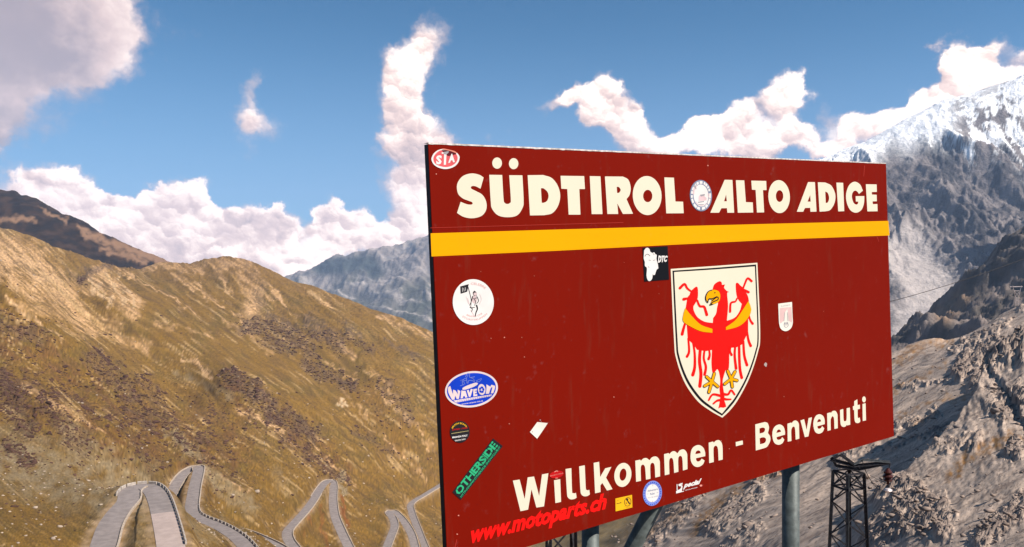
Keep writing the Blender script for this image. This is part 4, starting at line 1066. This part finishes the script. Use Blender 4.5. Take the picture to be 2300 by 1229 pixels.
# round seal between the two names
c = Crop(1530, 390, 12.29)
s = sticker('slate ringed oval seal between the L of the first name and ALTO', [[ell(545, 608, 305, 432, -4, 48)]], V_slate, c)
blocks = []
for a0, a1 in ((-172,-160),(-156,-140),(-136,-122),(-118,-104),(-98,-80),(-72,-62),(-60,-48),(-44,-34),(-30,-20),(-10,12),(14,40),(44,60),(64,84),(96,114),(118,140),(146,166),(170,182)):
    p = []
    for k in range(5): a = math.radians(a0+(a1-a0)*k/4); p.append((545+278*math.cos(a), 608+400*math.sin(a)))
    for k in range(5): a = math.radians(a1-(a1-a0)*k/4); p.append((545+226*math.cos(a), 608+325*math.sin(a)))
    blocks.append([p])
flat('ring_print', blocks, M_white, .0018, s, c)
flat('field', [[ell(548, 605, 205, 305, -4, 40)]], M_white, .0018, s, c)
flat('picture', [[[(480,650),(500,610),(620,600),(700,680),(690,740),(480,760)]], [ribbon([(340,560),(360,430),(420,350)], 34)], [ribbon([(400,770),(470,850),(580,880),(690,820)], 14)], [ribbon([(750,560),(760,640)], 22)]], vinyl('light_rose', .74, .52, .54), .0020, s, c)
flat('picture', [[[(520,585),(650,565),(655,600),(545,635)]], [[(465,780),(630,755),(630,780),(475,806)]], [ribbon([(375,310),(410,420)], 24)], [ribbon([(480,850),(620,855)], 14)]], V_grey, .0024, s, c)

# black square with a rider
c = Crop(1420, 540, 5.587)
s = sticker('black square sticker with white motorcyclist and letters DTC under the yellow band', [[[(130,92),(445,72),(463,492),(152,518)]]], M_blk, c)
flat('rider', [[trace('150,125 170,100* 192,93* 215,108* 228,145 255,158* 275,148 292,175 308,185* 305,235* 322,300* 328,352 305,372* 285,432 265,436* 258,420* 250,480* 222,510* 195,498* 180,440* 184,350* 160,320* 158,270* 145,230* 147,170*')]], M_white, .0018, s, c)
flat('rider_shading', [[ribbon([(160,200),(175,178),(200,176),(222,195)], 6)], [ribbon([(208,248),(232,250)], 5)], [ribbon([(262,252),(288,246)], 4)], [ribbon([(200,330),(214,340)], 4)], [ribbon([(262,165),(276,180)], 4)]], M_ink, .0020, s, c)
letters('lettering', 'DTC', [(318,190),(446,192),(442,268),(322,282)], M_white, .0020, s, c, bold=.06, shear=.3)

# round white, upper left
c = Crop(980, 600, 2.275)
s = sticker('round white sticker with a flag bearer drawing near the left edge', [[ell(189, 179, 105, 117, -3, 56)]], M_white, c)
flat('flag', [[[(122,99),(166,87),(158,126),(124,137)]]], M_ink, .0018, s, c)
flat('flag_mark', [[ribbon([(133,106),(134,126)], 2)], [ribbon([(140,108),(143,124)], 2)], [ribbon([(148,104),(150,120)], 2)]], M_white, .0020, s, c)
flat('figure', [[ribbon([(163,104),(171,135),(178,168),(176,205)], 4, 3)], [trace('186,132 194,121* 205,130* 208,145 198,148* 190,145*')], [ribbon([(186,150),(178,178),(170,196)], 5, 3)], [ribbon([(207,150),(216,172),(206,186)], 4, 3)], [ribbon([(173,205),(184,214),(180,228)], 5, 3)], [ribbon([(206,196),(210,214),(203,232),(199,251)], 8, 4)], [ribbon([(190,160),(201,176),(196,196)], 3)], [ribbon([(176,208),(196,206)], 3)], [ribbon([(196,160),(206,158)], 3)]], M_ink, .0018, s, c)
flat('figure_tint', [[ell(194,166,13,20)], [ribbon([(176,222),(188,240),(192,254)], 4)], [ribbon([(160,160),(168,186)], 3)], [ell(199,138,9,8)], [ribbon([(152,150),(158,170),(166,190)], 2)], [ribbon([(222,140),(230,165),(220,190)], 2)]], vinyl('faint_rose', .66, .50, .50), .00175, s, c)
letters('lettering', 'CELEBRE', None, V_rose, .0018, s, c, arc=(189,179,88,88,-98,-48,12,0), bold=.02)
letters('lettering', 'BRAVO CHI', None, V_rose, .0018, s, c, arc=(189,179,76,78,118,52,10,0), bold=.02)
letters('lettering', 'STORTTRUPPEN', None, V_rose, .0018, s, c, arc=(189,179,95,96,128,40,10,0), bold=.02)

# blue oval
c = Crop(990, 820, 6.829)
s = sticker('blue oval sticker with a surfboard and pale lettering at the left edge', [[ell(471, 373, 408, 276, -8, 64)]], V_pale, c)
flat('field', [[ell(471, 372, 378, 246, -8, 64)]], V_blue, .0018, s, c)
flat('lettering', [
 [trace('145,320 112,350* 120,430* 175,535 212,530 222,468 245,522 278,518 300,400 258,378 262,450 228,392 190,378 188,450 170,400*')],
 [trace('330,372 318,385* 305,515 340,508 344,480 368,476 374,502 410,496 372,372')], [trace('392,368 428,366 438,430 462,366 492,372 456,488 432,490')],
 [trace('498,372 552,362 556,390 522,398 522,408 550,404 552,432 522,436 522,452 560,446 560,474 500,482')],
 [trace('700,296 760,330* 775,305* 830,318 832,350* 805,432 768,436 790,345* 765,360* 740,440 690,444 700,370*')]], V_pale, .0020, s, c)
flat('lettering_o', [[ell(628, 376, 58, 84, -6, 30)]], V_pale, .0022, s, c)
flat('flower', [[ell(628+26*math.cos(a), 380+36*math.sin(a), 17, 22, math.degrees(a), 12)] for a in [math.radians(k*72-80) for k in range(5)]], V_blue, .0024, s, c)
flat('surfboard', [[trace('318,372* 330,335* 420,285* 530,255* 582,265* 575,305* 520,345* 400,388* 335,392*')]], V_blue, .0024, s, c)
flat('surfboard', [[trace('332,370* 345,345* 430,305* 530,272* 566,278* 560,300* 510,332* 400,372* 345,380*')]], V_pale, .0026, s, c)
flat('surfer', [[ribbon([(340,300),(330,255),(370,205),(400,215)], 7)], [ribbon([(370,290),(350,250),(395,235),(400,280)], 7)], [ribbon([(378,180),(410,130),(440,140),(445,190),(520,180)], 8)], [ribbon([(400,240),(395,200),(420,150)], 6)], [ribbon([(415,285),(430,240),(500,245),(515,262)], 8)], [ribbon([(300,318),(360,300)], 7)], [ribbon([(540,245),(625,208),(590,255),(545,250)], 6)], [ribbon([(300,240),(360,215)], 5)], [ribbon([(450,190),(500,215),(520,245)], 6)]], V_lilac, .0024, s, c)
flat('stripe', [[[(192,545),(786,450),(770,478),(232,578)]]], V_pale, .0020, s, c)
flat('stripe_mark', [[ribbon([(x, 572-(x-240)*.168), (x+12, 545-(x-240)*.168)], 4)] for x in range(250, 760, 28)], V_blue, .0022, s, c)
letters('lettering', 'www.wave-on.it', [(315,590),(648,535),(650,560),(318,612)], V_pale, .0020, s, c, bold=.01)

# small black disc
s = sticker('small black round sticker with red and yellow lettering below the blue oval', [[ell(292, 1024, 152, 168, 0, 44)]], M_ink, c, .0016)
letters('lettering', 'MUCH ECHO', None, V_yel, .0018, s, c, arc=(292,1030,116,124,-155,-35,26,0), bold=.03)
letters('lettering', 'AVVISO 1 ROM', [(170,985),(408,950),(410,975),(174,1008)], V_red2, .0018, s, c, bold=.03)
flat('line', [[ribbon([(165,1052),(425,1010)], 6)]], vinyl('pale_yellow_print', .6, .5, .2), .0018, s, c)
letters('lettering', 'BRIANZA ITALY', [(175,1100),(410,1066),(414,1092),(178,1124)], M_white, .0018, s, c, bold=.04)
letters('lettering', 'SINCE 2001', [(212,1152),(380,1126),(376,1146),(222,1172)], M_white, .0018, s, c, bold=.02)

# green lettering on black, aslant
c = Crop(980, 600, 2.275)
q = [(82,1150),(290,876),(340,915),(125,1190)]
s = sticker('slanted black strip sticker with bright green letters OTHERSIDE', [[q]], M_ink, c)
def inq(u0, v0, u1, v1):
    P = lambda u, v: tuple((1-u)*(1-v)*q[0][i]+u*(1-v)*q[1][i]+u*v*q[2][i]+(1-u)*v*q[3][i] for i in (0, 1))
    return [P(u0, v0), P(u1, v0), P(u1, v1), P(u0, v1)]
letters('lettering', 'OTHERSIDE', inq(.03, .07, .965, .68), V_green, .0018, s, c, bold=.035, spacing=.92)
flat('stencil_cut', [[inq(u, .05, u+.006, .7)] for u in (.075, .175, .29, .385, .49, .60, .71, .82, .92)], M_ink, .0020, s, c)
letters('lettering', 'HTTP://WWW.OTHERSIDE-SNOWCLUB.IT', inq(.03, .76, .97, .93), V_green, .0018, s, c, bold=.02)

# blank white tag
s = sticker('blank white rectangular sticker, tilted, in the lower left field', [[trace('532,770 538,769* 566,796* 567,801* 518,873* 512,874* 482,846* 481,840*')]], V_off, c)
flat('corner_dot', [[ell(531,782,3,3,0,10)], [ell(491,842,3,3,0,10)], [ell(536,790,1.5,1.5,0,8)]], V_grey, .0018, s, c)

# red oval over the i
c = W_
s = sticker('glossy dark red oval sticker in place of the dot of the first i', [[ell(738, 405, 98, 50, -12, 40)]], V_red2, c)
flat('rim_print', [[ribbon([(712,370),(735,356),(755,360)], 9)], [ribbon([(725,456),(752,454)], 7)]], vinyl('salmon_print', .85, .35, .28), .0018, s, c)
letters('lettering', 'MAGNETIC DREAM', [(648,418),(826,380),(828,394),(650,434)], vinyl('dim_rose', .68, .22, .18), .0018, s, c, bold=.01)

# small faded shield
c = Crop(1420, 540, 5.587)
s = sticker('small faded white and pink shield sticker right of the coat of arms', [[trace('1832,795 2005,773 2012,950* 2015,1040* 1990,1105* 1930,1140* 1870,1115* 1845,1050* 1838,940*')]], V_off, c)
flat('print', [[trace('1853,852 1998,835 2005,1000* 2003,1030 1965,1010 1948,860 1915,905 1900,1010 1858,1040* 1853,950*')]], vinyl('washed_pink', .74, .50, .48), .0018, s, c)
flat('print', [[ribbon([(1915,905),(1905,1015)], 5)], [ribbon([(1950,905),(1955,1010)], 5)], [ribbon([(1905,1050),(1912,1080),(1930,1092)], 7)], [ribbon([(1955,1045),(1958,1070),(1940,1092)], 7)], [ell(1918,1040,10,14)], [ell(1945,1038,10,14)], [ribbon([(1925,1060),(1938,1062)], 8)]], V_grey, .0022, s, c)
letters('lettering', 'SLOVAKIA', [(1865,818),(1985,800),(1986,818),(1867,838)], V_grey, .0018, s, c)

# yellow rectangle
c = W_
s = sticker('yellow rectangular sticker with a small boot map in a ring, by the lower edge', [[[(1550,737),(1780,685),(1785,860),(1553,915)]]], V_yel, c)
ring = [ell(1720, 783, 48, 62, 10, 32), ell(1720, 783, 41, 55, 10, 32)]
flat('ring', [ring], M_ink, .0018, s, c)
flat('boot_map', [[trace('1695,742 1715,735* 1728,748* 1722,762 1745,790* 1755,808 1740,815 1715,775* 1702,760*')], [ell(1700,800,6,10)]], M_ink, .0020, s, c)
letters('lettering', 'Tour d\'', [(1568,762),(1600,755),(1601,766),(1569,773)], M_ink, .0018, s, c)
letters('lettering', 'Benelli', [(1568,800),(1632,785),(1633,800),(1569,814)], M_ink, .0018, s, c, bold=.03)
letters('lettering', 'LONGWAY ITALY', None, M_ink, .0018, s, c, arc=(1720,785,66,80,135,55,7,0))

# blue ringed disc
c = Crop(1380, 1060, 10.4545)
s = sticker('round white sticker with a blue ring and small lettering below the m letters', [[ell(893, 503, 222, 296, 8, 56)]], V_lilac, c)
flat('ring_print', [[ell(893+195*math.cos(a)-20*math.sin(a), 503+262*math.sin(a)+6, 14, 11, math.degrees(a), 8)] for a in [math.radians(k*14) for k in range(26)]], V_blue, .0018, s, c)
flat('field', [[ell(893, 500, 155, 212, 6, 48)]], M_white, .0018, s, c)
letters('lettering', 'Adventure', [(775,425),(1020,378),(1022,420),(778,475)], V_slate, .0020, s, c, bold=.02)
letters('lettering', 'Rider', [(838,495),(952,475),(955,525),(842,550)], V_slate, .0020, s, c, bold=.02)
letters('lettering', 'tour the world', [(780,592),(1018,548),(1020,585),(784,625)], V_slate, .0020, s, c)
flat('compass_tick', [[ribbon([(905,290),(903,330)], 9)], [ribbon([(892,680),(890,720)], 9)], [ribbon([(760,525),(800,516)], 7)], [ribbon([(990,492),(1030,483)], 7)]], V_slate, .0020, s, c)

# white lettering decal
s = sticker('white cut-out decal reading Special near the middle of the lower edge', [[trace('1600,258 1530,280* 1502,300* 1518,335* 1570,345* 1545,400* 1490,430 1450,455 1450,508 1630,462 1632,440 1585,450* 1600,350* 1590,318* 1560,312* 1600,295')], [[(1462,292),(1480,286),(1484,430),(1464,440)]]], M_white, c)
letters('lettering', 'pecial', [(1628,262),(2052,150),(2010,318),(1612,420)], M_white, .0018, s, c, bold=.05, shear=.28)
letters('lettering', 'OFFICIAL SPONSOR', [(1660,425),(1952,352),(1952,372),(1662,446)], V_pale, .0018, s, c, bold=.04)
flat('dot', [[ell(2032,322,30,22,-12,14)]], vinyl('salmon_dot', .85, .30, .24), .0018, s, c)

# ================================================================== lattice pylons, cable
M_iron = simple('dark_painted_iron', (.030, .028, .032), .6, var=.4, scale=8)
M_ironl = simple('weathered_zinc', (.075, .08, .085), .6, metal=.1, var=.3, scale=8)
M_ins = simple('brown_porcelain', (.055, .016, .014), .25)
M_metal = simple('pale_fitting', (.6, .52, .5), .4, metal=.4)
M_cab = simple('cable', (.035, .03, .03), .6)
def bar(name, a, b, w, mat, parent, t=None):
    """an angle iron from a to b"""
    t = w*.18 if t is None else t; d = (b-a).normalized()
    u = d.cross(Vector((0, 1, 0.001))); u.normalize(); v = d.cross(u)
    prof = [(0, 0), (w, 0), (w, t), (t, t), (t, w), (0, w)]
    org = Vector(parent.location); vs = [tuple(p+u*(x-w*.4)+v*(y-w*.4)-org) for p in (a, b) for x, y in prof]
    fs = [(0, 1, 2, 3, 4, 5)[::-1], (6, 7, 8, 9, 10, 11)]+[(i, (i+1) % 6, (i+1) % 6+6, i+6) for i in range(6)]
    me = bpy.data.meshes.new(name); me.from_pydata(vs, [], fs); me.update(); return link(name, me, mat, parent)
def pylon(name, label, cx, cy, ztop, zbot, wt_, wb, rot, n, lw=.12, bw=.07):
    root = empty(name, (cx, cy, zbot))
    def corner(k, z):
        t = (ztop-z)/(ztop-zbot); w = (wt_+(wb-wt_)*t)/2*math.sqrt(2); a = math.radians(rot+45+90*k)
        return Vector((cx+w*math.cos(a), cy+w*math.sin(a), z))
    for k in range(4): bar('leg', corner(k, zbot), corner(k, ztop), lw, M_ironl if k in (1, 2) else M_iron, root)
    zs = [ztop-(ztop-zbot)*(i/n)**1.04 for i in range(n+1)]
    for i in range(n):
        for k in range(4):
            a, b = (k, (k+1) % 4) if (i+k) % 2 else ((k+1) % 4, k)
            bar('brace', corner(a, zs[i]), corner(b, zs[i+1]), bw, M_iron, root)
            if i < 1: bar('brace', corner(b, zs[i]), corner(a, zs[i+1]), bw, M_iron, root)
    for z in (ztop, zs[1]):
        for k in range(4): bar('girt', corner(k, z), corner((k+1) % 4, z), bw*1.15, M_iron, root)
    return tag(root, label, 'pylon'), corner
Y1 = 40.0
ctr = pix(1906, 1229, Y1)
gz = ground_z(ctr.x, ctr.y)
zt = pix(1906, 1060, Y1).z
py1, cor = pylon('power_pylon', 'dark lattice pylon with a side arm and insulator right of the last sign post', ctr.x, Y1, zt, min(gz, zt-6)-.6, .96, 1.62, 20, 13)
tp = lambda x, y, d=0: pix(1840+x/4.935, 980+y/4.935, Y1+d)
# bent cap beams and side arm
for a, b, w in (((130,262),(395,330),.16),((235,205),(395,322),.15),((130,262),(215,212),.12),((190,330),(145,230),.10),((190,330),(440,372),.14),((215,212),(300,232),.09)): bar('cap_beam', tp(*a), tp(*b), w, M_iron, py1)
for a, b, w, m in (((380,330),(785,292),.13,M_iron),((440,372),(785,298),.10,M_iron),((385,312),(480,268),.09,M_ironl),((480,262),(785,286),.10,M_ironl),((380,352),(660,312),.07,M_ironl),((520,300),(600,318),.05,M_iron)): bar('side_arm', tp(*a), tp(*b), w, m, py1)
bar('tie_bar', tp(290,450), tp(460,446), .05, M_ironl, py1)
ins = []
def lathe(name, prof, ctr_, mat, parent, seg=14):
    org = Vector(parent.location); vs = []; fs = []
    for r, z in prof:
        for k in range(seg): a = 2*math.pi*k/seg; vs.append(tuple(ctr_+Vector((r*math.cos(a), r*math.sin(a), z))-org))
    for i in range(len(prof)-1):
        for k in range(seg): fs.append((i*seg+k, (i+1)*seg+k, (i+1)*seg+(k+1) % seg, i*seg+(k+1) % seg))
    me = bpy.data.meshes.new(name); me.from_pydata(vs, [], fs); me.update(); return link(name, me, mat, parent)
bar('hanger', tp(785,296), tp(768,395), .06, M_iron, py1)
for yy, rr in ((400,.20),(445,.23),(485,.19)):
    c = tp(762,yy); lathe('insulator', [(.05,.20),(rr*.55,.13),(rr,.02),(rr*.95,-.04),(rr*.4,-.05),(.06,-.12),(.05,-.2)], c, M_ins, py1)
bar('hanger', tp(765,510), tp(765,580), .05, M_iron, py1)
lathe('clamp', [(.02,.12),(.14,.08),(.20,.0),(.10,-.09),(.02,-.1)], tp(762,600), M_metal, py1)
def wire(name, pts, r, parent=None, org=None):
    q = []
    for i in range(len(pts)-1):
        a, b, c, d = pts[max(i-1, 0)], pts[i], pts[i+1], pts[min(i+2, len(pts)-1)]
        for k in range(6):
            t = k/6; q.append(0.5*((2*b)+(c-a)*t+(2*a-5*b+4*c-d)*t*t+(3*b-a-3*c+d)*t**3))
    q.append(pts[-1])
    return tube(name, q, r, M_cab, parent, 6, org=org)
wire('jumper_wire', [tp(478,262), tp(500,350), tp(560,470), tp(640,570), tp(735,612)], .018, py1)
wire('jumper_wire', [tp(560,430), tp(650,480), tp(760,530)], .012, py1)

Y2 = 33.0
c2 = pix(1261, 1229, Y2); zt2 = pix(1261, 1010, Y2).z; g2 = ground_z(c2.x, c2.y)
pylon('power_pylon', 'dark lattice pylon mostly hidden behind the sign, left of its first post', c2.x, Y2, zt2, min(g2, zt2-5)-.5, .90, 1.12, 6, 9, .12, .07)
# the small far pylon on the crest at the right edge
g = pix(2286, 680, 600); y3 = 600.0
root = empty('far_pylon', (g.x, y3, g.z-2))
q = lambda x, y: pix(2000+x/3.0733, 500+y/3.0733, y3)
for a, b, w in (((845,435),(868,540),.35),((905,435),(878,540),.35),((825,444),(912,442),.55),((850,470),(895,470),.25),((850,470),(885,510),.22),((898,470),(862,510),.22),((858,520),(890,520),.25),((862,540),(862,575),.4),((884,540),(884,575),.4)):
    bar('lattice_bar', q(*a), q(*b), w, M_metal, root)
tag(root, 'tiny pale pylon standing on the crest at the right edge', 'pylon')
# power cable that passes behind the sign
A = pix(1700, 742, 58); B = pix(2520, 486, 72); pts = [A.lerp(B, t)-Vector((0, 0, 1.1*4*t*(1-t))) for t in [i/10 for i in range(11)]]
o = wire('power_cable', [p-A for p in pts], .022); o.location = A
tag(o, 'single dark power cable running up right of the sign across the far slope', 'cable')

# ================================================================== loose stones and shrubs (far too many to count)
def blob_mesh(n_items, place, mat, name, sub_lumps=1):
    t = (1+5**.5)/2
    ico = np.array([(-1,t,0),(1,t,0),(-1,-t,0),(1,-t,0),(0,-1,t),(0,1,t),(0,-1,-t),(0,1,-t),(t,0,-1),(t,0,1),(-t,0,-1),(-t,0,1)])/math.sqrt(1+t*t)
    fc = np.array([(0,11,5),(0,5,1),(0,1,7),(0,7,10),(0,10,11),(1,5,9),(5,11,4),(11,10,2),(10,7,6),(7,1,8),(3,9,4),(3,4,2),(3,2,6),(3,6,8),(3,8,9),(4,9,5),(2,4,11),(6,2,10),(8,6,7),(9,8,1)])
    P, S = place(n_items); n = len(P)
    V = ico[None]*S[:, None, :]*(1+rng.normal(0, .22, (n, 12, 1)))
    a = rng.random(n)*6.28; ca, sa_ = np.cos(a)[:, None], np.sin(a)[:, None]
    x = V[..., 0]*ca-V[..., 1]*sa_; y = V[..., 0]*sa_+V[..., 1]*ca; V = np.stack([x, y, V[..., 2]], -1)+P[:, None]
    Fc = (fc[None]+np.arange(n)[:, None, None]*12).reshape(-1, 3)
    me = bpy.data.meshes.new(name); me.vertices.add(n*12); me.vertices.foreach_set('co', V.astype(np.float32).ravel())
    me.loops.add(Fc.size); me.loops.foreach_set('vertex_index', Fc.astype(np.int32).ravel()); me.polygons.add(len(Fc)); me.polygons.foreach_set('loop_start', np.arange(0, Fc.size, 3, dtype=np.int32))
    me.update(calc_edges=True)
    return tag(link(name, me, mat), kind='stuff')
ROADPTS = np.concatenate([np.array([(p.x, p.y, w) for p in path]) for n, w, path in RPATH])
offroad = np.ones(len(TV), bool)
mm = np.nonzero((TV[:, 0] < 0) & (TV[:, 1] > 180) & (TV[:, 1] < 1250) & (TPY > 1000))[0]
for i in range(0, len(mm), 20000):
    j = mm[i:i+20000]; d2 = (TV[j, None, 0]-ROADPTS[None, :, 0])**2+(TV[j, None, 1]-ROADPTS[None, :, 1])**2
    offroad[j] = (np.sqrt(d2)-ROADPTS[None, :, 2]/2).min(1) > 3.5
vis = offroad & (TPX > -60) & (TPX < 2400) & (TPY < 1300)
def pick(w, n):
    w = np.where(vis, w, 0); w = w/w.sum(); return rng.choice(len(w), n, p=w)
Yv = TV[:, 1]
cell = np.where(TPX < 0, 1, 1.0)
def place_right(n):
    w = RIGHTM*(Yv > 55)*(Yv < 620)*(.10+ROCKR*1.6+.7*(fbm(TPX/30, TPY/14, 3, 301) > .16))
    i = pick(w, n); s = np.exp(rng.normal(-1.25, .55, n))*(.30+Yv[i]/330); s = np.minimum(s, 1.9)
    S = np.stack([s*rng.uniform(.7, 1.5, n), s*rng.uniform(.7, 1.3, n), s*rng.uniform(.35, .7, n)], 1)
    return TV[i]+np.stack([rng.normal(0, .5, n), rng.normal(0, .5, n), S[:, 2]*.25], 1), S
blob_mesh(1700, place_right, simple('loose_rock', (.23, .175, .145), .95, var=.35, scale=.5), 'loose_rocks')
def place_left(n):
    w = (1-RIGHTM)*(Yv > 230)*(Yv < 1500)*(.008+BROWN*.8*(fbm(TPX/22, TPY/18, 3, 311) > .05)+ROCKL*1.0)*(TPX < 1010)
    i = pick(w, n); s = np.exp(rng.normal(-.75, .45, n))*(.25+Yv[i]/620); s = np.minimum(s, 2.4)
    S = np.stack([s*rng.uniform(.8, 1.5, n), s*rng.uniform(.8, 1.4, n), s*rng.uniform(.4, .8, n)], 1)
    return TV[i]+np.stack([0*s, 0*s, S[:, 2]*.2], 1), S
blob_mesh(9000, place_left, simple('dark_shrub', (.070, .036, .026), .95, var=.4, scale=.2), 'low_shrubs')
def place_pale(n):
    w = (1-RIGHTM)*(Yv > 200)*(Yv < 1300)*(TPX < 1010)*(.3+(TPY > 1000)*1.2)
    i = pick(w, n); s = np.exp(rng.normal(-.5, .35, n))*(.3+Yv[i]/800)
    S = np.stack([s, s*rng.uniform(.8, 1.3, n), s*.6], 1)
    return TV[i]+np.stack([0*s, 0*s, S[:, 2]*.3], 1), S
blob_mesh(500, place_pale, simple('pale_boulder', (.32, .25, .19), .95, var=.3, scale=.3), 'pale_stones')

# ================================================================== air
hz = bpy.data.meshes.new('haze'); x0, x1, y0_, y1_, z0, z1 = -9000, 8800, -700, 12600, -2600, 1750
z0 = -1
lows = [min(v.co.z for v in o.data.vertices) for o in bpy.data.objects if o.type == 'MESH' and o.get('kind') == 'structure']
tops = [max(v.co.z for v in o.data.vertices) for o in bpy.data.objects if o.type == 'MESH' and o.get('kind') == 'structure']
z0 = min(lows)-1.0; z1 = max(tops)+12
vv = [(x, y, z) for z in (z0, z1) for x, y in ((x0, y0_), (x1, y0_), (x1, y1_), (x0, y1_))]
hz.from_pydata(vv, [], [(3, 2, 1, 0), (4, 5, 6, 7), (0, 1, 5, 4), (1, 2, 6, 5), (2, 3, 7, 6), (3, 0, 4, 7)]); hz.update()
hm = bpy.data.materials.new('mountain_air'); hm.use_nodes = True; t = hm.node_tree; t.nodes.clear()
vo = t.nodes.new('ShaderNodeVolumePrincipled'); oo = t.nodes.new('ShaderNodeOutputMaterial'); t.links.new(vo.outputs[0], oo.inputs['Volume'])
vo.inputs['Color'].default_value = (.50, .68, 1, 1); vo.inputs['Density'].default_value = HAZE; vo.inputs['Anisotropy'].default_value = 0.0
tag(link('haze', hz, hm), kind='stuff')
print('haze box z', z0, z1)
